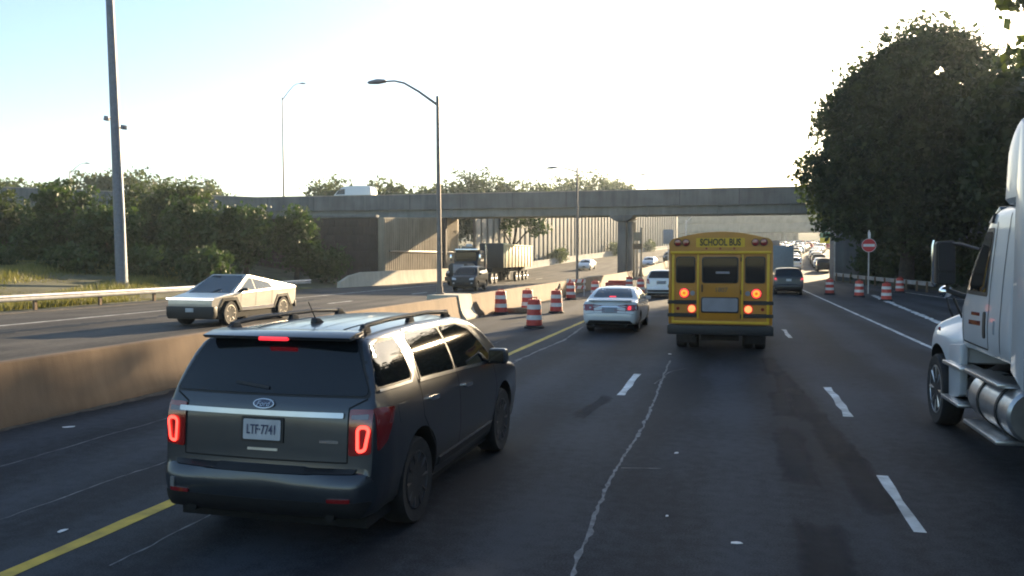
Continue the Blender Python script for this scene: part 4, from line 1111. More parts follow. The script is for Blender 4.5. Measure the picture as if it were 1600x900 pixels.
# main shell: side polygon with crease line
low = [(.10, .55), (.02, .78), (0, 1.0), (1.15, 1.16), (2.45, 1.80), (5.55, 1.30), (5.68, 1.25), (5.66, .85), (5.5, .55)]
def wid(y, z):
    w = float(np.interp(y, [0, .35, 1.0, 4.8, 5.68], [.90, .97, 1.015, 1.015, .97]))
    crease = float(np.interp(y, [0, 1.15, 5.68], [1.0, 1.12, 1.22]))
    if z > crease: w -= (z-crease)*0.42
    else: w -= (crease-z)*0.10
    return w
bm = bmesh.new()
crease = [(0, 1.0), (1.15, 1.125), (2.45, 1.165), (3.9, 1.20), (5.55, 1.225), (5.68, 1.24)]
top = [(0, 1.0), (1.15, 1.16), (2.45, 1.80), (3.9, 1.565), (5.55, 1.30), (5.68, 1.25)]
bot = [(.02, .55), (1.15, .50), (2.45, .48), (3.9, .48), (5.55, .55), (5.66, .62)]
mid = [(0, .80), (1.15, .80), (2.45, .80), (3.9, .80), (5.55, .80), (5.68, .80)]
rows = []
for k, (ln) in enumerate((bot, mid, crease, top)):
    for sx in (1, -1):
        row = []
        for y, z in ln:
            w = wid(y, z + (0.001 if k == 3 else 0))
            row.append(bm.verts.new((sx*w, y, z)))
        rows.append(row)
R_ = [rows[0], rows[2], rows[4], rows[6]]; L_ = [rows[1], rows[3], rows[5], rows[7]]
for side in (R_, L_):
    for a, c in zip(side, side[1:]):
        for i in range(5):
            try: bm.faces.new((a[i], a[i+1], c[i+1], c[i]))
            except ValueError: pass
for a, c in ((R_[3], L_[3]), (R_[0], L_[0])):
    for i in range(5): bm.faces.new((a[i], a[i+1], c[i+1], c[i]))
for k in range(3):
    for i in (0, 5):
        bm.faces.new((R_[k][i], R_[k+1][i], L_[k+1][i], L_[k][i]))
bmesh.ops.remove_doubles(bm, verts=bm.verts[:], dist=1e-4)
bmesh.ops.recalc_face_normals(bm, faces=bm.faces)
me = bpy.data.meshes.new('body'); bm.to_mesh(me)
me.materials.append(K['steel']); me.materials.append(K['matt_black'])
CYB = Car.__new__(Car); CYB.root = t; CYB.bvh = BVHTree.FromBMesh(bm); bm.free()
body = link('body', me, t)
cb = MB(); cb.mi = 1
hexr = [(-.58, -.5), (-.56, .10), (-.36, .47), (.30, .49), (.60, .12), (.66, -.5)]
for ay in (.98, 4.62):
    for sx in (-1, 1):
        cb.prism([(ay+a, .44+c) for a, c in hexr], 'x', sx*.66, sx*1.4)
cu = cb.build('cutter', ['steel', 'matt_black'])
md = body.modifiers.new('b', 'BOOLEAN'); md.operation = 'DIFFERENCE'; md.object = cu; md.solver = 'EXACT'
cu.location = t.location
bpy.context.view_layer.update()
nm = bpy.data.meshes.new_from_object(body.evaluated_get(bpy.context.evaluated_depsgraph_get()))
body.modifiers.clear(); body.data = nm; bpy.data.objects.remove(cu)
nm.polygons.foreach_set('use_smooth', [False]*len(nm.polygons))
C_ = CYB
C_.decal('windscreen', [(-.84, 1.12), (.84, 1.12), (.76, 2.38), (-.76, 2.38)], 'T', 'glass_light', .006, .3, nsm=.1)
C_.decal('roof_glass', [(-.74, 2.5), (.74, 2.5), (.70, 3.55), (-.70, 3.55)], 'T', 'glass', .006, .3, nsm=.1)
C_.decal('bed_cover', [(-.78, 3.65), (.78, 3.65), (.84, 5.5), (-.84, 5.5)], 'T', 'black', .006, .3, nsm=.1)
for v in 'RL':
    C_.decal('window_surround', [(1.38, 1.175), (3.92, 1.25), (3.72, 1.49), (2.5, 1.70), (2.38, 1.69)], v, 'black', .004, .2, nsm=.2)
    C_.decal('door_window', [(1.52, 1.205), (2.58, 1.235), (2.58, 1.655), (2.42, 1.655)], v, 'glass_light', .008, .2, nsm=.2)
    C_.decal('door_window', [(2.66, 1.238), (3.80, 1.27), (3.64, 1.465), (2.66, 1.64)], v, 'glass_light', .008, .2, nsm=.2)
    C_.ribbon('door_seam', [[(1.62, 1.13), (1.60, .55)], [(2.62, 1.20), (2.62, .52)], [(3.75, 1.25), (3.78, .55)]], .016, v, 'matt_black', .004)
    for ay in (.98, 4.62):
        C_.decal('arch_cladding', [(ay-.68, .42), (ay-.65, .60), (ay-.42, 1.0), (ay+.36, 1.02), (ay+.70, .62), (ay+.78, .42), (ay+.66, .42), (ay+.58, .58), (ay+.30, .90), (ay-.36, .89), (ay-.56, .56), (ay-.58, .42)], v, 'black', .02, .2, nsm=.5)
    C_.decal('sill_panel', [(1.62, .50), (3.95, .50), (3.95, .62), (1.62, .62)], v, 'grey_panel', .012, .3)
    k = 1 if v == 'R' else -1
    m_ = MB(); m_.prism([(1.72, 1.20), (1.84, 1.19), (1.88, 1.27), (1.76, 1.33)], 'x', k*.97, k*1.19); m_.build('door_mirror', 'black', t, bevel=.02)
b_ = MB(); b_.prism([(-.93, .965), (.93, .965), (.95, 1.012), (-.95, 1.012)], 'y', -.035, .01); b_.build('light_bar', glow('white_light_bar', (.9, .93, 1.0), 1.5, (.6, .6, .6)), t, bevel=.004)
b_ = MB(); b_.prism([(-.9, .28), (.9, .28), (.96, .42), (.96, .72), (-.96, .72), (-.96, .42)], 'y', -.03, .22); fb = b_.build('front_bumper', 'black', t, bevel=.03)
b_ = MB(); b_.box(-.16, .16, -.05, -.032, .52, .66); b_.build('licence_plate', 'plate', fb, bevel=.005)
b_ = MB(); b_.box(-.9, .9, .3, 5.5, .26, .52); b_.build('underbody', 'matt_black', t)
b_ = MB(); b_.box(-.94, .94, 5.62, 5.72, .42, .68); b_.build('rear_bumper', 'black', t, bevel=.02)
w0 = make_wheel(t, .44, .29, 'wheel_cover', 7)
for i, (ay, sx) in enumerate(((.98, 1), (.98, -1), (4.62, 1), (4.62, -1))):
    w = w0 if i == 0 else copy_tree(w0, t)
    w.location = (sx*.86, ay, .44); w.rotation_euler = (0, 0, 0 if sx > 0 else PI)

# ---------------------------------------------------------------- school bus
t = thing('school_bus', 'yellow school bus seen from behind with lit brake lamps in the middle lane', 'bus', (-0.22, 20.45, 0))
def roofed(w, z0, z1, r=.17, crown=.15, n=7):
    P = [(-w, z0), (w, z0), (w, z1-crown-r)]
    for k in range(1, n+1):
        a = PI/2*k/n; P.append((w-r+r*math.cos(a), z1-crown-r+r*math.sin(a)))
    for k in range(1, 8): 
        x = (w-r)*(1-k/4); P.append((x, z1-crown*(x/(w-r))**2))
    for k in range(n, 0, -1):
        a = PI/2*k/n; P.append((-(w-r+r*math.cos(a)), z1-crown-r+r*math.sin(a)))
    P.append((-w, z1-crown-r))
    return P
b_ = MB(); b_.prism(roofed(1.2, .84, 3.06), 'y', 0.0, 8.6); b_.build('body', 'bus_yellow', t, smooth=30, bevel=.0)
b_ = MB(); b_.prism([(-1.0, .7), (1.0, .7), (1.0, 1.75), (.7, 1.95), (-.7, 1.95), (-1.0, 1.75)], 'y', 8.6, 10.2); b_.build('bonnet', 'bus_yellow', t, bevel=.06)
# header panel overhanging above the windows, with its lamps and lettering
b_ = MB(); b_.prism([(x*.985, z) for x, z in roofed(1.2, 2.60, 3.045)], 'y', -.055, -.001); hd = b_.build('header_panel', 'bus_yellow', t, smooth=30)
b_ = MB(); b_.box(-1.16, 1.16, -.075, -.002, 2.535, 2.598); b_.build('header_tape', 'bus_bright', t, bevel=.008)
q = MB(); q.prism(fillet([(-.56, 2.69), (.56, 2.69), (.56, 2.91), (-.56, 2.91)], .02), 'y', -.060, -.0555); q.build('sign_panel', 'bus_bright', hd)
for z in (1.05, 1.62, 2.40):
    q = MB(); q.tube([(.482, -.035, z-.05), (.482, -.035, z+.05)], .014, 8); q.build('door_hinge', 'black', t)
text('school_bus_lettering', 'SCHOOL BUS', .23, 'black', hd, (0, -.063, 2.80), xscale=.68, bold=.006)
for k in (-1, 1):
    for x, m_ in ((.80, 'lens_red'), (.99, 'lens_red')):
        q = MB(); q.lathe([(.088, -.10), (.088, -.05)], 20, 'y', (k*x, 0, 2.80)); la = q.build('flasher_housing', 'black', hd)
        q = MB(); q.lathe([(.02, -.112), (.07, -.108), (.078, -.098)], 20, 'y', (k*x, 0, 2.80)); q.build('flasher_lens', m_, la)
for x in (-.32, 0, .32):
    q = MB(); q.lathe([(.028, -.085), (.028, -.05)], 12, 'y', (x, 0, 2.66)); q.build('marker_lamp', 'lens_red', hd)
# frame ribs and tape around the rear
for k in (-1, 1):
    q = MB(); q.box(k*1.07, k*1.13, -.03, .0, .86, 2.53); q.build('rear_tape', 'bus_bright', t, bevel=.006)
    q = MB(); q.box(k*1.14, k*1.205, -.02, .02, .86, 2.58); q.build('corner_post', 'bus_yellow', t, bevel=.02)
    q = MB(); q.box(k*.49, k*.535, -.03, .0, .98, 2.52); q.build('door_jamb', 'bus_bright', t, bevel=.008)
    # windows
    x0, x1 = sorted((k*.575, k*1.035))
    q = MB(); q.prism(fillet([(x0, 1.83), (x1, 1.83), (x1, 2.47), (x0, 2.47)], .07), 'y', -.022, .0); wf = q.build('window_frame', 'black', t, bevel=.004)
    q = MB(); q.prism(fillet([(x0+.025, 1.855), (x1-.025, 1.855), (x1-.025, 2.445), (x0+.025, 2.445)], .06), 'y', -.028, -.0225); q.build('window_pane', 'glass', wf)
    # rub rails
    for z in (1.37, 1.06):
        q = MB(); q.prism([(-.045, z-.035), (-.0, z-.05), (-.0, z+.05), (-.045, z+.035)], 'x', k*.545, k*1.225); q.build('rub_rail', 'black', t)
    # lamps: amber-red ring above, red below
    q = MB(); q.lathe([(.125, -.012), (.125, -.0005)], 24, 'y', (k*.835, 0, 1.59)); base = q.build('lamp_base', 'black', t)
    q = MB(); q.lathe([(.095, -.03), (.115, -.013)], 24, 'y', (k*.835, 0, 1.59)); q.build('red_ring', 'brake_soft', base)
    q = MB(); q.lathe([(.055, -.042), (.085, -.031)], 24, 'y', (k*.835, 0, 1.59)); q.build('amber_lens', 'amber', base)
    q = MB(); q.lathe([(.030, -.052), (.036, -.043)], 12, 'y', (k*.835, 0, 1.59)); q.build('lens_centre', 'amber_dim', base)
    q = MB(); q.lathe([(.055, -.02), (.06, -.0005)], 16, 'y', (k*.64, 0, 1.59)); q.build('reverse_lamp', 'grey_panel', t)
    q = MB(); q.lathe([(.11, -.012), (.11, -.0005)], 24, 'y', (k*.655, 0, 1.215)); base = q.build('lamp_base', 'brake_dim', t)
    q = MB(); q.lathe([(.055, -.03), (.085, -.013)], 24, 'y', (k*.655, 0, 1.215)); q.build('brake_lens', 'brake_hot', base)
    q = MB(); q.lathe([(.04, -.008), (.04, -.0005)], 12, 'y', (k*.98, 0, 1.215)); q.build('reflector', 'lens_red', t)
q = MB(); q.box(-1.12, 1.12, -.035, .0, .865, .925); q.build('bottom_tape', 'bus_bright', t, bevel=.006)
# emergency door
q = MB(); q.prism(fillet([(-.475, .96), (.475, .96), (.475, 2.50), (-.475, 2.50)], .05), 'y', -.02, -.001); door = q.build('emergency_door', 'bus_yellow', t, bevel=.005)
q = MB(); q.prism(fillet([(-.425, 1.83), (.425, 1.83), (.425, 2.46), (-.425, 2.46)], .08), 'y', -.032, -.0205); wf = q.build('door_window_frame', 'black', door, bevel=.004)
q = MB(); q.prism(fillet([(-.395, 1.86), (.395, 1.86), (.395, 2.43), (-.395, 2.43)], .07), 'y', -.038, -.0325); q.build('door_window_pane', 'glass', door)
q = MB(); q.box(-.10, .22, -.0415, -.0385, 2.06, 2.11); q.build('window_sticker', 'grey_panel', door)
q = MB(); q.prism(fillet([(-.44, 1.12), (.44, 1.12), (.44, 1.50), (-.44, 1.50)], .05), 'y', -.032, -.0205); q.build('lower_panel_frame', 'black', door, bevel=.004)
q = MB(); q.prism(fillet([(-.41, 1.155), (.41, 1.155), (.41, 1.475), (-.41, 1.475)], .05), 'y', -.038, -.0325); q.build('lower_panel', 'grey_panel', door)
q = MB(); q.box(-.43, -.40, -.05, -.02, 1.62, 1.80); q.build('door_handle', 'black', door, bevel=.005)
text('bus_number', '1807', .15, 'wood', door, (0.03, -.0225, 1.67), extrude=.001, bold=.003)
q = MB(); q.box(-1.23, 1.23, -.16, .06, .60, .83); q.build('rear_bumper', 'black', t, bevel=.03)
q = MB(); q.box(-.45, .45, .1, 8.4, .45, .72); q.build('chassis', 'matt_black', t)
q = MB(); q.box(-1.05, 1.05, .3, 8.4, .72, .84); q.build('floor_pan', 'matt_black', t)
for k in (-1, 1):
    for z in (1.06, 1.37, 1.75):
        q = MB(); q.box(k*1.2, k*1.225, .05, 8.5, z-.04, z+.04); q.build('side_rub_rail', 'black', t)
    for i in range(10):
        y = .55+i*.79
        q = MB(); q.prism(fillet([(y, 1.87), (y+.68, 1.87), (y+.68, 2.5), (y, 2.5)], .05), 'x', k*1.199, k*1.212); q.build('side_window', 'glass', t)
    q = MB(); q.tube([(k*.6, -.02, .5), (k*.6, .6, .5)], .05, 10); q.build('exhaust_pipe', 'matt_black', t) if k < 0 else None
w0 = make_wheel(t, .49, .27, 'wheel_cover', 6)
for i, (x, y) in enumerate(((1.02, 2.75), (.70, 2.75), (-1.02, 2.75), (-.70, 2.75), (1.02, 8.9), (-1.02, 8.9))):
    w = w0 if i == 0 else copy_tree(w0, t)
    w.location = (x, y, .49); w.rotation_euler = (0, 0, 0 if x > 0 else PI)
q = MB(); q.tube([(-.9, 2.75, .49), (.9, 2.75, .49)], .09, 10); q.build('rear_axle', 'matt_black', t)
for k in (-1, 1):
    q = MB(); q.box(k*.62, k*1.12, 2.12, 2.14, .18, .62); q.build('mud_flap', 'rubber', t)

# ---------------------------------------------------------------- white semi truck on the right
t = thing('semi_truck', 'white day cab semi truck at the right edge of the picture', 'truck', (4.17, 10.05, 0))
HW = 1.25
# cab shell, lofted from the back wall to the windscreen base
CAB_ST = [(0.0, 1.30, 3.02, 1.19), (.04, 1.28, 3.07, 1.225), (.3, 1.28, 3.10, 1.23), (.9, 1.28, 3.10, 1.225), (1.15, 1.28, 3.02, 1.22), (1.32, 1.28, 2.86, 1.215), (1.7, 1.28, 2.47, 1.20), (2.1, 1.26, 2.06, 1.17), (2.2, 1.26, 1.98, 1.16)]
CAB_PR = [(1.26, .985), (1.6, 1.0), (2.0, .985), (2.9, .92), (3.1, .90)]
v_, f_ = loft(CAB_ST, CAB_PR, crown=.05, rc=.14, sub=4, ns=12, bulge=0.0)
TR = Car.__new__(Car); TR.root = t; TR.bvh = BVHTree.FromPolygons(v_, f_)
me = bpy.data.meshes.new('cab'); me.from_pydata(v_, [], f_); me.materials.append(K['truck_white'])
bm = bmesh.new(); bm.from_mesh(me); bmesh.ops.recalc_face_normals(bm, faces=bm.faces); bm.to_mesh(me); bm.free()
me.polygons.foreach_set('use_smooth', [True]*len(me.polygons)); me.set_sharp_from_angle(angle=rad(40))
cab = link('cab', me, t)
# bonnet with fenders
HOOD_ST = [(2.16, 1.05, 1.99, 1.12), (2.5, .95, 1.93, 1.14), (2.9, .85, 1.84, 1.20), (3.3, .75, 1.74, 1.22), (3.7, .62, 1.60, 1.20), (3.95, .58, 1.42, 1.10), (4.08, .62, 1.2, .95)]
HOOD_PR = [(.55, .98), (1.0, 1.0), (1.3, .98), (1.45, .86), (1.6, .74), (2.0, .70)]
hc = Car.__new__(Car); hv, hf = loft(HOOD_ST, HOOD_PR, crown=.08, rc=.16, sub=4, ns=14, bulge=0.0)
me = bpy.data.meshes.new('bonnet'); me.from_pydata(hv, [], hf); me.materials.append(K['truck_white']); me.materials.append(K['matt_black'])
bm = bmesh.new(); bm.from_mesh(me); bmesh.ops.recalc_face_normals(bm, faces=bm.faces); bm.to_mesh(me); bm.free()
hood = link('bonnet', me, t)
cb = MB(); cb.mi = 1
for sx in (-1, 1): cb.lathe([(.63, sx*.72), (.63, sx*1.6)], 32, 'x', (0, 3.30, .56))
for sx in (-1, 1): cb.box(*sorted((sx*.72, sx*1.6)), 2.0, 2.75, .2, 1.02)
cu = cb.build('cutter', ['truck_white', 'matt_black']); cu.location = t.location
md = hood.modifiers.new('b', 'BOOLEAN'); md.operation = 'DIFFERENCE'; md.object = cu; md.solver = 'EXACT'
bpy.context.view_layer.update()
nm = bpy.data.meshes.new_from_object(hood.evaluated_get(bpy.context.evaluated_depsgraph_get()))
hood.modifiers.clear(); hood.data = nm; bpy.data.objects.remove(cu)
nm.polygons.foreach_set('use_smooth', [True]*len(nm.polygons)); nm.set_sharp_from_angle(angle=rad(40))
for v, k in (('L', -1), ('R', 1)):
    TR.decal('window_surround', [(.92, 1.98), (2.12, 1.98), (1.42, 2.72), (1.25, 2.80), (.92, 2.80)], v, 'black', .004, .1, r=.05, nsm=.8)
    TR.decal('door_window', [(.97, 2.03), (1.98, 2.03), (1.36, 2.70), (1.22, 2.755), (.97, 2.755)], v, 'glass', .010, .1, r=.05, nsm=.8)
    TR.ribbon('door_seam', [[(.82, 2.86), (.82, 1.36)], [(.82, 1.36), (2.08, 1.36)], [(2.08, 1.36), (2.12, 1.95)]], .02, v, 'matt_black', .003)
    TR.ribbon('panel_seam', [[(.36, 2.95), (.36, 1.32)]], .018, v, 'matt_black', .003)
    TR.decal('door_handle', [(.92, 1.48), (1.02, 1.48), (1.02, 1.80), (.92, 1.80)], v, 'black', .012, .1, r=.045, nsm=.8)
    TR.decal('marker_lamp', [(.98, 2.86), (1.14, 2.86), (1.14, 2.97), (.98, 2.97)], v, 'black', .03, .1, r=.02, nsm=.8)
    TR.decal('side_badge', [(.56, 1.56), (.62, 1.56), (.62, 1.72), (.56, 1.72)], v, 'box_grey', .006, .1, nsm=.8)
    TR.decal('door_lettering', [(1.15, 1.62), (1.72, 1.60), (1.72, 1.655), (1.15, 1.675)], v, 'lens_red', .004, .2, nsm=.8)
    TR.decal('door_lettering', [(1.20, 1.735), (1.60, 1.725), (1.60, 1.765), (1.20, 1.775)], v, 'lens_red', .004, .2, nsm=.8)
    # mirrors on brackets ahead of the door
    m_ = MB(); m_.prism(fillet([(k*1.22, 2.08), (k*1.46, 2.08), (k*1.47, 2.66), (k*1.23, 2.68)], .05), 'y', 2.30, 2.46); mo = m_.build('mirror_housing', 'black', t, bevel=.03)
    m_ = MB(); m_.prism(fillet([(k*1.24, 2.27), (k*1.44, 2.27), (k*1.45, 2.635), (k*1.25, 2.65)], .04), 'y', 2.286, 2.298); m_.build('mirror_glass', 'mirror_dark', mo)
    m_ = MB(); m_.prism(fillet([(k*1.24, 2.10), (k*1.44, 2.10), (k*1.44, 2.24), (k*1.24, 2.24)], .03), 'y', 2.286, 2.298); m_.build('convex_glass', 'mirror_dark', mo)
    m_ = MB(); m_.tube([(k*1.49, 2.33, 2.68), (k*1.505, 2.33, 2.60), (k*1.505, 2.33, 2.1), (k*1.46, 2.33, 2.05)], .018, 8); m_.build('mirror_edge', 'chrome', mo)
    m_ = MB(); m_.tube([(k*1.30, 2.40, 2.10), (k*1.30, 2.36, 2.0), (k*1.10, 2.2, 1.92)], [.03, .035, .04], 8); m_.build('mirror_bracket', 'black', mo)
    m_ = MB(); m_.tube([(k*1.30, 2.40, 2.64), (k*1.2, 2.1, 2.62), (k*1.08, 1.75, 2.55)], .02, 8); m_.build('mirror_bracket', 'black', mo)
    m_ = MB(); m_.lathe([(.02, -.09), (.075, -.06), (.085, 0), (.03, .05)], 16, 'y', (k*1.30, 2.50, 1.98)); m_.build('hood_mirror', 'chrome', t)
    m_ = MB(); m_.tube([(k*1.28, 2.55, 1.94), (k*1.12, 3.05, 1.72), (k*1.06, 3.1, 1.60)], .016, 6); m_.build('hood_mirror_bracket', 'black', t)
    m_ = MB(); m_.tube([(k*1.20, 2.5, 1.90), (k*1.06, 2.6, 1.62)], .016, 6); m_.build('hood_mirror_bracket', 'black', t)
    # steps, fairings and fuel tank
    m_ = MB(); m_.prism([(2.20, .58), (2.66, .50), (2.70, 1.24), (2.10, 1.30), (2.10, .62)], 'x', k*1.10, k*1.20); m_.build('step_fairing', 'truck_white', t, bevel=.02)
    for z, y0, y1 in ((.98, 1.72, 2.62), (.50, 1.78, 2.66)):
        m_ = MB(); m_.box(k*1.02, k*1.30, y0, y1, z, z+.05); m_.build('step', 'alu', t, bevel=.012)
    for z in (.98, .50, ):
        m_ = MB(); m_.box(k*1.02, k*1.32, .10, 1.42, z+(.03 if z > .6 else -.12), z+(.08 if z > .6 else -.07)); m_.build('tank_step', 'alu', t, bevel=.012)
    m_ = MB(); m_.lathe([(.05, -.15), (.28, -.15), (.31, -.11), (.31, 1.36), (.28, 1.40), (.05, 1.40)], 28, 'y', (k*.97, 0, .74)); tk = m_.build('fuel_tank', 'alu', t)
    for y in (.25, .95):
        m_ = MB(); m_.lathe([(.305, y-.03), (.325, y-.03), (.325, y+.03), (.305, y+.03)], 28, 'y', (k*.97, 0, .74)); m_.build('tank_strap', 'black', tk)
    m_ = MB(); m_.prism([(-.06, 1.22), (-.46, 1.05), (-.46, 3.75), (-.22, 3.9), (-.10, 3.0)], 'x', k*1.19, k*1.235); m_.build('side_extender', 'truck_white', t, bevel=.012)
    m_ = MB(); m_.lathe([(.035, k*1.21), (.02, k*1.235)], 12, 'x', (0, 3.15, 1.42)); m_.build('turn_lamp', 'lens_red', t)
TR.decal('windscreen', [(-1.0, 2.06), (1.0, 2.06), (.92, 2.84), (-.92, 2.84)], 'F', 'glass', .008, .12, r=.06)
m_ = MB(); m_.prism([(1.02, 3.0), (1.46, 2.84), (1.50, 2.88), (1.10, 3.06)], 'x', -1.05, 1.05); m_.build('sun_visor', 'glass_light', t, bevel=.01)
v_, f_ = loft([(.05, 3.06, 4.15, 1.16), (.3, 3.06, 4.12, 1.16), (.55, 3.06, 3.95, 1.14), (.8, 3.06, 3.6, 1.06), (1.02, 3.05, 3.25, .9)], [(3.06, 1.0), (3.6, .98), (4.2, .9)], crown=.08, rc=.15, sub=3, ns=8, bulge=0)
me = bpy.data.meshes.new('roof_fairing'); me.from_pydata(v_, [], f_); me.materials.append(K['truck_white'])
bm = bmesh.new(); bm.from_mesh(me); bmesh.ops.recalc_face_normals(bm, faces=bm.faces); bm.to_mesh(me); bm.free()
me.polygons.foreach_set('use_smooth', [True]*len(me.polygons)); me.set_sharp_from_angle(angle=rad(40)); link('roof_fairing', me, t)
m_ = MB(); m_.box(-.42, .42, -7.4, 3.6, .62, .92); m_.build('frame_rails', 'matt_black', t)
m_ = MB(); m_.box(-1.05, 1.05, 3.95, 4.12, .42, .78); m_.build('front_bumper', 'truck_white', t, bevel=.05)
m_ = MB(); m_.box(-.5, .5, 4.02, 4.10, .85, 1.35); m_.build('grille', 'black', t, bevel=.04)
w0 = make_wheel(t, .52, .29, 'alu', 8)
for i, (x, y) in enumerate(((-1.09, 3.30), (1.09, 3.30), (-1.06, -3.2), (-.74, -3.2), (1.06, -3.2), (.74, -3.2), (-1.06, -4.5), (-.74, -4.5), (1.06, -4.5), (.74, -4.5))):
    w = w0 if i == 0 else copy_tree(w0, t)
    w.location = (x, y, .52); w.rotation_euler = (0, 0, 0 if x > 0 else PI)
t2 = thing('semi_trailer', 'white box trailer coupled close behind the semi truck cab', 'trailer', (4.17, 9.25, 0))
m_ = MB(); m_.box(-1.27, 1.27, -13.5, .02, 1.12, 4.1); m_.build('box', 'truck_white', t2, bevel=.02)
for k in (-1, 1):
    m_ = MB(); m_.box(k*1.27, k*1.285, -13.5, .03, 1.10, 1.28); m_.build('side_rail', 'alu', t2)
    m_ = MB(); m_.box(k*1.20, k*1.285, .0, .045, 1.1, 4.12); m_.build('corner_post', 'alu', t2, bevel=.006)
    m_ = MB(); m_.box(k*.85, k*.95, -2.6, -2.5, .0, 1.12); m_.build('landing_leg', 'alu', t2)
for y in (-11.0, -12.3):
    for k in (-1, 1):
        w = copy_tree(w0, t2); w.location = (k*1.05, y, .52); w.rotation_euler = (0, 0, 0 if k > 0 else PI)

# ---------------------------------------------------------------- tractor with cream dump trailer
t = thing('dump_truck', 'black truck tractor coming towards us with a cream dump trailer', 'truck', (-22.4, 67.5, 0), -0.01)
m_ = MB(); m_.prism([(-.95, .75), (.95, .75), (.95, 1.75), (.7, 1.95), (-.7, 1.95), (-.95, 1.75)], 'y', .1, 2.0); m_.build('bonnet', 'skin_dark', t, bevel=.08)
m_ = MB(); m_.box(-.48, .48, .04, .12, .85, 1.85); gr = m_.build('grille', 'grey_panel', t, bevel=.02)
m_ = MB(); m_.box(-1.2, 1.2, -.1, .15, .45, .78); m_.build('front_bumper', 'black', t, bevel=.04)
m_ = MB(); m_.prism([(2.0, .9), (4.0, .9), (4.0, 3.05), (2.6, 3.1), (2.0, 1.95)], 'x', -1.12, 1.12); m_.build('cab', 'skin_dark', t, bevel=.08)
m_ = MB(); m_.prism([(-.95, 2.15), (.95, 2.15), (.88, 2.85), (-.88, 2.85)], 'y', 2.02, 2.5, [(-.95, 2.15), (.95, 2.15), (.88, 2.86), (-.88, 2.86)]); m_.build('windscreen', 'glass', t)
m_ = MB(); m_.box(-1.05, 1.05, 2.2, 2.7, 3.02, 3.2); m_.build('sun_visor', 'chrome', t, bevel=.03)
for k in (-1, 1):
    m_ = MB(); m_.box(k*1.12, k*1.14, 2.5, 3.7, 2.1, 2.85); m_.build('door_window', 'glass', t)
    m_ = MB(); m_.tube([(k*1.18, 4.2, .9), (k*1.18, 4.2, 3.6)], .08, 10); m_.build('exhaust_stack', 'chrome', t)
    m_ = MB(); m_.prism([(.15, .8), (1.5, .8), (1.5, 1.0), (1.25, 1.3), (.5, 1.3), (.15, 1.05)], 'x', k*.85, k*1.2); m_.build('fender', 'skin_dark', t, bevel=.05)
    m_ = MB(); m_.lathe([(.12, -.02), (.12, .05)], 16, 'y', (k*.95, .06, 1.2)); m_.build('headlamp', 'headlamp', t)
    m_ = MB(); m_.box(k*1.25, k*1.42, 1.9, 2.0, 2.1, 2.7); m_.build('mirror', 'chrome', t, bevel=.02)
m_ = MB(); m_.box(-.45, .45, .3, 9.5, .6, .9); m_.build('frame_rails', 'matt_black', t)
m_ = MB(); m_.box(-.25, .25, 2.9, 3.1, 3.4, 3.62); m_.build('beacon', 'sign_white', t, bevel=.03)
dz = 1.5
bd = MB(); bd.prism([(10.0, 1.45), (21.4, 1.45), (21.4, 3.62), (10.2, 3.82)], 'x', -1.22, 1.22); body_ = bd.build('dump_body', 'cream', t, bevel=.04)
m_ = MB(); m_.box(-1.2, 1.2, 9.9, 9.99, 1.4, 3.8); m_.build('bulkhead', 'skin_dark', body_, bevel=.01)
for i in range(9):
    y = 10.6+i*1.25
    for k in (-1, 1):
        m_ = MB(); m_.box(k*1.22, k*1.29, y, y+.1, 1.46, 3.6); m_.build('stake', 'cream', body_)
for k in (-1, 1):
    m_ = MB(); m_.box(k*1.22, k*1.31, 10.0, 21.4, 3.60, 3.72); m_.build('top_rail', 'cream', body_)
m_ = MB(); m_.box(-.45, .45, 8.5, 21.2, 1.0, 1.42); m_.build('trailer_frame', 'matt_black', t)
w0 = make_wheel(t, .50, .28, 'alu', 6)
first = True
for y in (.85, 6.4, 7.7, 15.2, 16.6, 18.2, 19.6):
    for x in (-1.0, 1.0):
        w = w0 if first else copy_tree(w0, t); first = False
        w.location = (x, y, .5 + (zr(66.5+y))); w.rotation_euler = (0, 0, 0 if x > 0 else PI)

# ---------------------------------------------------------------- van on the bridge
st = [(0, .5, 1.0, .85), (.05, .45, 1.9, .93), (.16, .45, 2.25, .96), (.40, .45, 2.42, .97), (1.5, .45, 2.5, .98), (3.4, .45, 2.48, .98), (4.1, .45, 2.2, .97), (4.8, .45, 1.55, .95), (5.1, .45, 1.3, .93), (5.6, .5, 1.1, .85), (5.75, .55, .8, .7)]
vn = Car('cargo_van', 'white cargo van driving left along the bridge', 'van', (-41.4, 93.0, 8.56), PI/2, st, [(.45, .96), (1.0, 1.0), (1.4, .99), (2.5, .88)], 'white_car', (1.1, 4.6), .36, .93, group=None, sub=2, ns=10)
for v in 'RL':
    vn.decal('door_window', [(3.45, 1.45), (4.72, 1.42), (4.2, 2.05), (3.45, 2.1)], v, 'glass', .006, .15, r=.05)
vn.decal('windscreen', [(-.75, 1.5), (.75, 1.5), (.68, 2.2), (-.68, 2.2)], 'F', 'glass', .006, .15, r=.05)

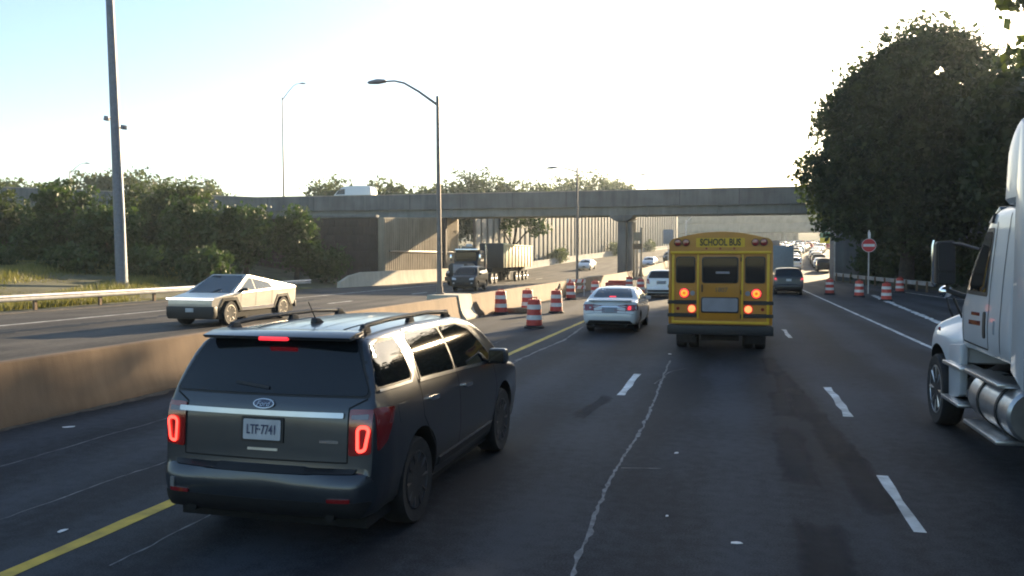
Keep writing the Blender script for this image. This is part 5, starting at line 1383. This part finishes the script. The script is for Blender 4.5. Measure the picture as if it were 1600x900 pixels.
# ---------------------------------------------------------------- distant traffic
def far_car_mesh(kind):
    st, pr = (SED_ST, SED_PR) if kind == 'sedan' else (SUV_ST, SUV_PR)
    v, f = loft(st, pr, sub=1, ns=6, nc=2, nt=3)
    c = Car.__new__(Car); c.bvh = BVHTree.FromPolygons(v, f); c.root = None
    me = bpy.data.meshes.new('far_body'); me.from_pydata(v, [], f)
    bm = bmesh.new(); bm.from_mesh(me)
    for fc in bm.faces: fc.smooth = True
    parts = []
    if kind == 'sedan':
        W = [('B', [(-.66, 1.12), (.66, 1.12), (.53, 1.40), (-.53, 1.40)], 1), ('F', [(-.66, 1.04), (.66, 1.04), (.54, 1.37), (-.54, 1.37)], 1)]
        for v_ in 'RL': W.append((v_, [(1.0, 1.08), (3.3, 1.02), (2.83, 1.31), (2.3, 1.39), (1.8, 1.38), (1.36, 1.29)], 1))
        for k in (-1, 1): W += [('B', [(k*.5, .74), (k*.8, .74), (k*.8, .92), (k*.55, .92)], 2), ('F', [(k*.48, .62), (k*.7, .64), (k*.72, .74), (k*.5, .74)], 3)]
        W += [('B', [(-.8, .3), (.8, .3), (.8, .42), (-.8, .42)], 4), ('F', [(-.4, .42), (.4, .42), (.4, .6), (-.4, .6)], 4)]; ax = (1.02, 3.8)
    else:
        W = [('B', [(-.86, 1.25), (.86, 1.25), (.66, 1.68), (-.66, 1.68)], 1), ('F', [(-.72, 1.2), (.72, 1.2), (.6, 1.67), (-.6, 1.67)], 1)]
        for v_ in 'RL': W.append((v_, [(.4, 1.31), (3.5, 1.18), (3.02, 1.57), (2.72, 1.645), (.5, 1.64)], 1))
        for k in (-1, 1): W += [('B', [(k*.73, .88), (k*.93, .9), (k*.93, 1.2), (k*.8, 1.2)], 2), ('F', [(k*.5, .8), (k*.84, .82), (k*.86, .97), (k*.54, .93)], 3)]
        W += [('B', [(-.86, .36), (.86, .36), (.9, .55), (-.9, .55)], 4), ('F', [(-.5, .6), (.5, .6), (.5, .92), (-.5, .92)], 4)]; ax = (1.1, 3.96)
    for view, poly, mi in W:
        o = c.decal('x', poly, view, 'glass', .01, .25)
        tmp = o.data; n0 = len(bm.faces); bm.from_mesh(tmp); bm.faces.ensure_lookup_table()
        for fc in bm.faces[n0:]: fc.material_index = mi
        bpy.data.objects.remove(o); bpy.data.meshes.remove(tmp)
    mb = MB(); mb.bm = bm; mb.mi = 4
    for y in ax:
        for k in (-1, 1): mb.lathe([(.1, k*.68), (.34, k*.68), (.34, k*.93), (.22, k*.935), (.1, k*.92)], 14, 'x', (0, y, .34))
    bm.to_mesh(me); bm.free()
    for m in ('white_car', 'glass', 'lens_red', 'headlamp', 'rubber'): me.materials.append(K[m])
    return me
FAR = {k: far_car_mesh(k) for k in ('sedan', 'sport_utility_vehicle')}
PAINT = {'white': 'white_car', 'silver': 'alu', 'grey': 'grey_panel', 'black': 'dark_car', 'dark blue': 'navy', 'beige': 'cream', 'dark red': 'sign_red'}
def far_car(kind, colour, x, y, rz, label, group, z=None, s=1.0):
    o = bpy.data.objects.new(kind, FAR[kind]); COL.objects.link(o)
    o.location = (x+cx(y), y, zr(y) if z is None else z); o.rotation_euler = (math.atan2(zr(y+4)-zr(y), 4)*(1 if abs(rz) < 1 else -1), 0, rz - math.atan2(cx(y+4)-cx(y), 4)); o.scale = (s, s, s)
    o.material_slots[0].link = 'OBJECT'; o.material_slots[0].material = K[PAINT[colour]]
    return tag(o, label, 'car', group)
far_car('sedan', 'white', -20.5, 118, PI, 'small white car coming towards us in front of the grey panel wall', 'oncoming cars beyond the bridge')
far_car('sedan', 'silver', -13.2, 128, PI, 'silver car coming towards us just right of the bridge pier', 'oncoming cars beyond the bridge')
far_car('sport_utility_vehicle', 'black', -12.6, 146, PI, 'dark vehicle coming towards us beside the post of the grey sign', 'oncoming cars beyond the bridge')
far_car('sedan', 'grey', -17.0, 176, PI, 'grey car coming towards us farthest beyond the pier', 'oncoming cars beyond the bridge')
rj = random.Random(21)
cols = ['white', 'white', 'silver', 'grey', 'black', 'dark blue', 'beige', 'dark red', 'white', 'silver']
ORD = ['nearest', 'second', 'third', 'fourth', 'fifth', 'sixth', 'seventh', 'eighth', 'ninth', 'tenth', 'eleventh', 'twelfth', 'thirteenth', 'fourteenth', 'fifteenth', 'sixteenth', 'seventeenth', 'eighteenth', 'nineteenth', 'twentieth']
LANE = {-3.6: 'leftmost lane', 0.0: 'second lane from the left', 3.6: 'middle lane', 7.2: 'second lane from the right', 10.8: 'rightmost lane'}
for lane in (-3.6, 0.0, 3.6, 7.2, 10.8):
    nth = 0
    y = 108 + rj.uniform(0, 8) + (16 if lane < 7 else 0)
    while y < 290:
        X = lane + cx(y) + rj.uniform(-.3, .3)
        d = y*.967 - X*.253
        px = 800+1300*(X*.967+y*.253)/d
        if 1185 < px < 1312:
            colr = rj.choice(cols); kd = rj.choice(['sedan', 'sport_utility_vehicle'])
            far_car(kd, colr, lane+rj.uniform(-.3, .3), y, 0, '%s %s, %s in the %s beyond the bridge' % (colr, 'sedan' if kd == 'sedan' else 'tall car', ORD[nth], LANE[lane]), 'cars jammed beyond the bridge'); nth += 1
        y += rj.uniform(7.0, 10.5)
def box_truck(label, x, y, box, h):
    t = thing('box_truck', label, 'truck', (x+cx(y), y, zr(y)), 0, 'box trucks in the traffic jam')
    m_ = MB(); m_.box(-1.22, 1.22, 0, 6.2, 1.0, h); bo = m_.build('cargo_box', box, t, bevel=.03)
    m_ = MB(); m_.box(-1.12, 1.12, -.03, -.002, 1.08, h-.12); m_.build('roller_door', box, bo, bevel=.01)
    m_ = MB(); m_.prism([(6.3, .6), (8.2, .6), (8.2, 1.4), (7.7, 2.4), (6.3, 2.5)], 'x', -1.05, 1.05); m_.build('cab', 'white_car', t, bevel=.06)
    m_ = MB(); m_.box(-1.2, 1.2, -.15, .0, .5, .7); m_.build('rear_bumper', 'black', t)
    m_ = MB(); m_.box(-.45, .45, .1, 8, .6, .98); m_.build('chassis', 'matt_black', t)
    w = make_wheel(t, .42, .3, 'alu', 6)
    for i, (xx, yy) in enumerate(((.95, 1.8), (-.95, 1.8), (.95, 7.2), (-.95, 7.2))):
        q = w if i == 0 else copy_tree(w, t); q.location = (xx, yy, .42); q.rotation_euler = (0, 0, 0 if xx > 0 else PI)
    for k in (-1, 1):
        q = MB(); q.box(k*.95, k*1.15, -.17, -.152, .55, .66); q.build('tail_lamp', 'lens_red', t)
box_truck('grey box truck directly ahead of the dark minivan', 4.6, 84.0, 'box_grey', 3.55)
box_truck('white topped box truck farther ahead above the grey one', 3.9, 103.0, 'grey_panel', 4.1)

# ================================================================ VEGETATION
def leaf_mesh(name, centres, size, rng, m, flat=0.0, aspect=0.55):
    n = len(centres)
    a = rng.normal(size=(n, 3)); a[:, 2] *= (1-flat*0.6); a /= np.linalg.norm(a, axis=1)[:, None]
    b = rng.normal(size=(n, 3)); b -= a*np.sum(a*b, axis=1)[:, None]; b /= np.linalg.norm(b, axis=1)[:, None]
    s = size*(0.45 + 1.1*rng.random((n, 1))**1.5)*1.1
    V = np.empty((n, 4, 3))
    V[:, 0] = centres + a*s; V[:, 1] = centres + b*s*aspect + a*s*0.1; V[:, 2] = centres - a*s; V[:, 3] = centres - b*s*aspect + a*s*0.1
    me = bpy.data.meshes.new(name)
    me.vertices.add(n*4); me.vertices.foreach_set('co', V.reshape(-1).astype(np.float32))
    me.loops.add(n*4); me.loops.foreach_set('vertex_index', np.arange(n*4, dtype=np.int32))
    me.polygons.add(n); me.polygons.foreach_set('loop_start', np.arange(0, n*4, 4, dtype=np.int32)); 
    me.update(calc_edges=True); me.validate()
    me.materials.append(K[m])
    return me

def crown_points(lobes, nclus, per, sig, rng, shell=0.35):
    vol = np.array([l[3]*l[4]*l[5] for l in lobes])**0.8; vol /= vol.sum()
    out = []
    for l, k in zip(lobes, rng.multinomial(nclus, vol)):
        d = rng.normal(size=(k, 3)); d /= np.linalg.norm(d, axis=1)[:, None]
        r = rng.uniform(shell, 1.0, size=(k, 1))**0.6
        c = np.array(l[:3]) + d*r*np.array(l[3:6])
        sg = sig*rng.uniform(0.5, 1.4, size=(k, 1))
        pts = c[:, None, :] + np.clip(rng.normal(size=(k, per, 3)), -1.5, 1.5)*sg[:, :, None]*np.array([1, 1, 0.75])
        out.append(pts.reshape(-1, 3))
    return np.concatenate(out)

def tree(name, label, loc, lobes, nclus, per, sig, leaf, m, seed, trunk_r=0.3, cat='tree', group=None, shell=0.35, limbs=True, gaps=()):
    rng = np.random.default_rng(seed)
    t = thing(name, label, cat, loc, 0, group)
    b_ = MB()
    L0 = max(lobes, key=lambda l: l[2])
    zc = np.mean([l[2] for l in lobes])
    fork = Vector((0.15, 0, max(0.4, min(zc*0.55, 5.0))))
    if limbs:
        b_.tube([(0, 0, -0.4), (0.08, 0.05, fork.z*0.5), fork, (L0[0]*0.6, L0[1]*0.6, (fork.z+L0[2])*0.5), (L0[0], L0[1], L0[2]+L0[5]*0.4)], [trunk_r*1.25, trunk_r, trunk_r*0.85, trunk_r*0.5, trunk_r*0.12], 8)
        for l in lobes:
            if l is L0: continue
            e = Vector(l[:3]); mid_ = fork.lerp(e, 0.5) + Vector((0, 0, 0.3))
            b_.tube([fork-Vector((0, 0, 0.2)), mid_, e], [trunk_r*0.5, trunk_r*0.32, trunk_r*0.1], 6)
            for q in range(3):
                dd = Vector(rng.normal(size=3)); dd.normalize()
                b_.tube([mid_.lerp(e, 0.5), e + Vector((dd.x*l[3], dd.y*l[4], abs(dd.z)*l[5]))*0.7], [trunk_r*0.16, trunk_r*0.04], 5)
    else:
        for q in range(6):
            a = q*PI/3; b_.tube([(0, 0, -0.3), (math.cos(a)*0.5, math.sin(a)*0.5, zc*0.8), (math.cos(a)*1.0, math.sin(a)*1.0, zc*1.2)], [0.06, 0.04, 0.02], 5)
    b_.build('trunk' if limbs else 'stems', 'bark', t, 50)
    pts = crown_points(lobes, nclus, per, sig, rng, shell)
    for (px, py, pz), rad_ in gaps:                       # crown gaps cut along the sun's direction, letting sunlight through to given points
        d = pts + np.array(loc) - np.array((px, py, pz)); ax = np.array(sd)
        perp = d - (d@ax)[:, None]*ax[None, :]
        pts = pts[np.linalg.norm(perp, axis=1) > rad_*(0.55+1.1*rng.random(len(pts)))]
    link('crown' if limbs else 'foliage', leaf_mesh('crown', pts, leaf, rng, m), t)
    return t

def lobes_blob(rng, h, r, base, n, flat=0.8):
    """a rounded crown: several lobes around the axis, between base and h"""
    out = [(0, 0, (h+base)/2, r*0.75, r*0.75, (h-base)*0.5)]
    for i in range(n):
        a = 2*PI*i/n + rng.uniform(-.4, .4); q = rng.uniform(.35, .62)*r; z = base + (h-base)*rng.uniform(.2, .85)
        rr = r*rng.uniform(.36, .52)*(1.1 - 0.4*(z-base)/(h-base))
        out.append((math.cos(a)*q, math.sin(a)*q, min(z, h-rr*flat), rr, rr, rr*flat))
    return out

# the big dark tree on the right
R1 = random.Random(3)
big = [(0, 0, 9.5, 6.4, 6.0, 5.5), (0.6, 0, 14.0, 5.0, 4.8, 4.6), (1.2, 0, 17.2, 3.6, 3.4, 3.2), (-3.6, 0, 12.4, 3.4, 3.4, 3.2), (-4.8, -0.5, 8.6, 3.2, 3.2, 2.8), (-4.4, 0, 5.9, 2.8, 3, 2.0),
       (4.5, 0, 12.5, 4.0, 4.0, 4.2), (5.0, 0, 7.5, 4.0, 4.0, 3.6), (-2.0, 0.5, 16.0, 2.6, 2.6, 2.2), (3.4, 0, 16.6, 2.8, 2.8, 2.5), (0, -1, 5.2, 4.4, 4.0, 2.6), (-3.0, 0, 14.6, 2.4, 2.4, 1.8), (-4.2, 0, 13.6, 2.2, 2.2, 1.8)]  # last lobe added to cast shade on the near median barrier
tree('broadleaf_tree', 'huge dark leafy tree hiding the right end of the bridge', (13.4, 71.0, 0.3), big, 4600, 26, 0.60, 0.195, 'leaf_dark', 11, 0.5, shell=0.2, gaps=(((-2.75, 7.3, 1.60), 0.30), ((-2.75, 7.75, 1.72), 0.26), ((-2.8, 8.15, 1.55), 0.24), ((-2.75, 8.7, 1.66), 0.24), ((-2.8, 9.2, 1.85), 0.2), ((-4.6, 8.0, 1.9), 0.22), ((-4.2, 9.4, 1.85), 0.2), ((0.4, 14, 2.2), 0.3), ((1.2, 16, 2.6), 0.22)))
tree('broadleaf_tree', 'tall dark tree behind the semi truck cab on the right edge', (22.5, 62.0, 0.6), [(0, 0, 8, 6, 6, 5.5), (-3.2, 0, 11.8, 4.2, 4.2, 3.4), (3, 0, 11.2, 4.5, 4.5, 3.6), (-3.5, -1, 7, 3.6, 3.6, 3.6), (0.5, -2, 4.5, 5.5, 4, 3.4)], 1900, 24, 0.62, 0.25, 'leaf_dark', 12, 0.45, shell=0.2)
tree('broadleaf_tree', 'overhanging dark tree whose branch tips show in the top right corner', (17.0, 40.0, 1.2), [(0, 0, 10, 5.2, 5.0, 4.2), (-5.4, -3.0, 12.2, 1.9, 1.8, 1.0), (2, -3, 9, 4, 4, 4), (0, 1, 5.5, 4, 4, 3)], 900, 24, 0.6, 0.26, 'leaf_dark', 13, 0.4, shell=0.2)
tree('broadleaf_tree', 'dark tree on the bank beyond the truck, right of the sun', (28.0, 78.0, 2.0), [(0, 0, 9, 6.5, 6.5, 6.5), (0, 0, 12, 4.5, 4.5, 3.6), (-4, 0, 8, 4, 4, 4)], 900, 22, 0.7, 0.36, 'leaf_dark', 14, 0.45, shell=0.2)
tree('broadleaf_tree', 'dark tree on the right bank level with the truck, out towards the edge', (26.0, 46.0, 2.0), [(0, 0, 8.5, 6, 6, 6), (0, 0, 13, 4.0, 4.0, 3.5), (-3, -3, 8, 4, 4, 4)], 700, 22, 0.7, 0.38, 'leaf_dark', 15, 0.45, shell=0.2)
# understorey along the right bank
ub = [(15.5, 76, 'low dark shrub behind the do not enter sign'), (18.8, 70, 'low dark shrub under the huge right tree'), (19.5, 60, 'dark shrub right of the farthest ramp drum'), (21.5, 52, 'dark shrub on the bank left of the truck mirror'), (14.2, 82, 'dark shrub against the right bridge abutment'), (23, 66, 'dark shrub deep in the shade of the right bank'), (20.5, 44, 'dark shrub beyond the truck bonnet')]
for i, (x, y, lb) in enumerate(ub):
    tree('shrub', lb, (x, y, 0.2), [(0, 0, 1.6, 2.8, 2.6, 1.9), (1.2, 0.6, 2.7, 2.0, 2, 1.6), (-1.3, 0, 2.2, 1.7, 1.7, 1.5)], 260, 22, 0.5, 0.22, 'leaf_dark', 30+i, cat='shrub', group='shrubs on the right bank', limbs=False, shell=0.15)
# sunlit trees and scrub on the left bank, in front of the bridge
lt = [(-57.5, 51.0, 7.6, 4.0, 'sunlit leafy tree at the far left edge of the bank'),
      (-51.0, 54.5, 9.3, 4.4, 'tall leafy tree left of the mast pole'),
      (-45.6, 53.5, 8.3, 3.8, 'leafy tree directly left of the mast pole base'),
      (-41.5, 57.5, 8.8, 3.6, 'dark green tree just right of the mast pole'),
      (-38.2, 60.2, 8.2, 3.7, 'bright green tree above the steel pickup roof'),
      (-36.0, 64.5, 6.8, 2.8, 'small dark tree between the pickup tail and the ribbed wall'),
      (-63.0, 60.0, 9.4, 4.5, 'broad tree behind the far left tree'),
      (-47.5, 64.0, 9.8, 4.5, 'shaded tree behind the mast pole'),
      (-55.0, 68.0, 10.2, 5.0, 'shaded tree farther back on the left bank')]
for i, (x, y, h, r, lb) in enumerate(lt):
    rg = random.Random(50+i)
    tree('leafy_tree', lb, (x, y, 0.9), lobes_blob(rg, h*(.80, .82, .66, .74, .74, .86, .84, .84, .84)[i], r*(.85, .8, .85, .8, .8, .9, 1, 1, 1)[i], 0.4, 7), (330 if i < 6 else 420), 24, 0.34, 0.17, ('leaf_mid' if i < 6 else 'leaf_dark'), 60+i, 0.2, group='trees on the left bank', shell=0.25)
for i, (x, y) in enumerate(((-36.5, 52), (-40.5, 50.5), (-44, 47.5), (-49, 46), (-54, 45), (-58, 44), (-34.0, 66))):
    names = ['low scrub bush right of the mast pole', 'low scrub bush at the foot of the mast pole', 'low scrub bush just left of the mast pole', 'scrub bush in the middle of the grass bank', 'scrub bush left on the grass bank', 'scrub bush at the left edge of the bank', 'scrub bush in front of the dark brown wall']
    tree('scrub_bush', names[i], (x, y, 0.6), [(0, 0, 0.9, 2.0, 1.6, 1.1), (0.8, 0, 1.7, 1.3, 1.2, 1.0), (-0.9, 0.2, 1.3, 1.2, 1.1, 1.0)], 190, 20, 0.32, 0.15, 'leaf_mid', 80+i, cat='bush', group='scrub bushes on the left bank', limbs=False, shell=0.15)
# trees seen above and behind the bridge
bt = [(-117, 114, 16.2, 6.5, 'far left tree showing above the bridge'), (-106, 118, 17.5, 6.0, 'tree above the bridge left of the mast pole'), (-97, 120, 17.6, 6.0, 'tree above the bridge right behind the mast pole'), (-87, 122, 16.2, 6.0, 'tree above the bridge just right of the mast pole'),
      (-65, 128, 16.4, 5.5, 'tree behind the white van on the bridge'), (-57, 131, 15.4, 4.6, 'smaller tree right of the white van on the bridge'),
      (-52, 148, 16.0, 6.5, 'tree above the bridge left of the tall lamp post'), (-45, 151, 18.2, 7.0, 'broad tree above the bridge right of the tall lamp post'), (-38.5, 155, 16.0, 6.0, 'lower tree in the dip between two broad trees above the bridge'),
      (-41, 205, 20.5, 7.5, 'tree above the bridge left of the second lamp post'), (-35, 214, 23.0, 8.5, 'broad tree above the bridge around the second lamp post'), (-29, 222, 20.5, 7.0, 'tree above the bridge left of the pier')]
for i, (x, y, h, r, lb) in enumerate(bt):
    rg = random.Random(150+i)
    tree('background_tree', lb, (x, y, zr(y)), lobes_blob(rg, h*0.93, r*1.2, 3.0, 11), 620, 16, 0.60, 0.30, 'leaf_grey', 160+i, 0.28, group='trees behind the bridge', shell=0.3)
tree('roadside_tree', 'small tree with a forked trunk under the bridge behind the dump truck', (-29.3, 112, zr(112)), [(-2.2, 0, 6.5, 2.6, 2.6, 1.8), (1.0, 0, 7.6, 2.6, 2.4, 1.6), (3.4, 0, 6.2, 1.7, 1.7, 1.4), (-3.5, 0, 3.4, 2.0, 2, 2.0)], 240, 18, 0.45, 0.2, 'leaf_mid', 200, 0.28, shell=0.2)
for i, (x, y, lb) in enumerate(((-29.9, 100, 'ivy bush at the foot of the grey panel wall beside the ribbed wall'), (-29.6, 135, 'pale bush at the foot of the grey panel wall'), (-29.2, 175, 'far bush at the foot of the grey wall right of the pier'), (-28.6, 205, 'farthest bush at the foot of the grey wall'))):
    tree('shrub', lb, (x+cx(y), y, zr(y)), [(0, 0, 1.2, 1.3, 3.0, 1.2), (0, 2, 1.8, 1.0, 2, 1.0)], 120, 16, 0.35, 0.18, 'leaf_grey', 210+i, cat='shrub', limbs=False, shell=0.15, group='shrubs along the grey wall')
for i, (x, y, h, lb) in enumerate(((-8, 322, 14, 'hazy tree left of the pale far building'), (2, 330, 15, 'hazy tree in front of the pale far building'), (58, 325, 16, 'hazy tree at the right end of the far overpass'), (44, 330, 14, 'hazy tree above the far overpass'))):
    rg = random.Random(250+i)
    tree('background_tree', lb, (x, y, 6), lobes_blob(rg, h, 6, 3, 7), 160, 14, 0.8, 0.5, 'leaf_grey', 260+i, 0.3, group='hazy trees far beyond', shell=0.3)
# grass on the left bank
rngg = np.random.default_rng(9)
n = 70000
gx_ = -32.2 - rngg.random(n)**1.4*18; gy_ = rngg.uniform(8, 60, n)
hgt = rngg.uniform(0.18, 0.6, n)*(0.6+0.5*np.sin(gx_*0.9+gy_*0.35))
z0 = np.minimum(2.2, 0.14*np.maximum(0, -33-gx_)) - 0.03
ang = rngg.uniform(0, PI, n); ww = 0.03
V = np.empty((n, 3, 3)); dx = np.cos(ang)*ww; dy = np.sin(ang)*ww; lx = rngg.normal(size=n)*0.12; ly = rngg.normal(size=n)*0.12
V[:, 0] = np.stack([gx_-dx, gy_-dy, z0-0.03], 1); V[:, 1] = np.stack([gx_+dx, gy_+dy, z0-0.03], 1); V[:, 2] = np.stack([gx_+lx, gy_+ly, z0+np.maximum(0.1, hgt)], 1)
me = bpy.data.meshes.new('grass'); me.vertices.add(n*3); me.vertices.foreach_set('co', V.reshape(-1).astype(np.float32))
me.loops.add(n*3); me.loops.foreach_set('vertex_index', np.arange(n*3, dtype=np.int32)); me.polygons.add(n); me.polygons.foreach_set('loop_start', np.arange(0, n*3, 3, dtype=np.int32)); me.update(calc_edges=True)
me.materials.append(K['grass']); o = link('grass', me); tag(o, 'sunlit yellow green grass along the left guardrail', 'grass', None, 'stuff')

# ================================================================ AIR
hm = bpy.data.materials.new('haze_air'); hm.use_nodes = True
nt = hm.node_tree; nt.nodes.remove(nt.nodes['Principled BSDF'])
pv = nt.nodes.new('ShaderNodeVolumePrincipled')
pv.inputs['Color'].default_value = (0.80, 0.92, 1.0, 1)
pv.inputs['Density'].default_value = 0.00027
pv.inputs['Anisotropy'].default_value = 0.45
nt.links.new(pv.outputs[0], nt.nodes['Material Output'].inputs['Volume'])
b_ = MB(); b_.box(-720, 720, -230, 1020, -2.0, 30.0)
o = b_.build('haze', hm, None, smooth=None); o['kind'] = 'stuff'; tag(o, 'thin pale morning haze over the whole road', 'haze')
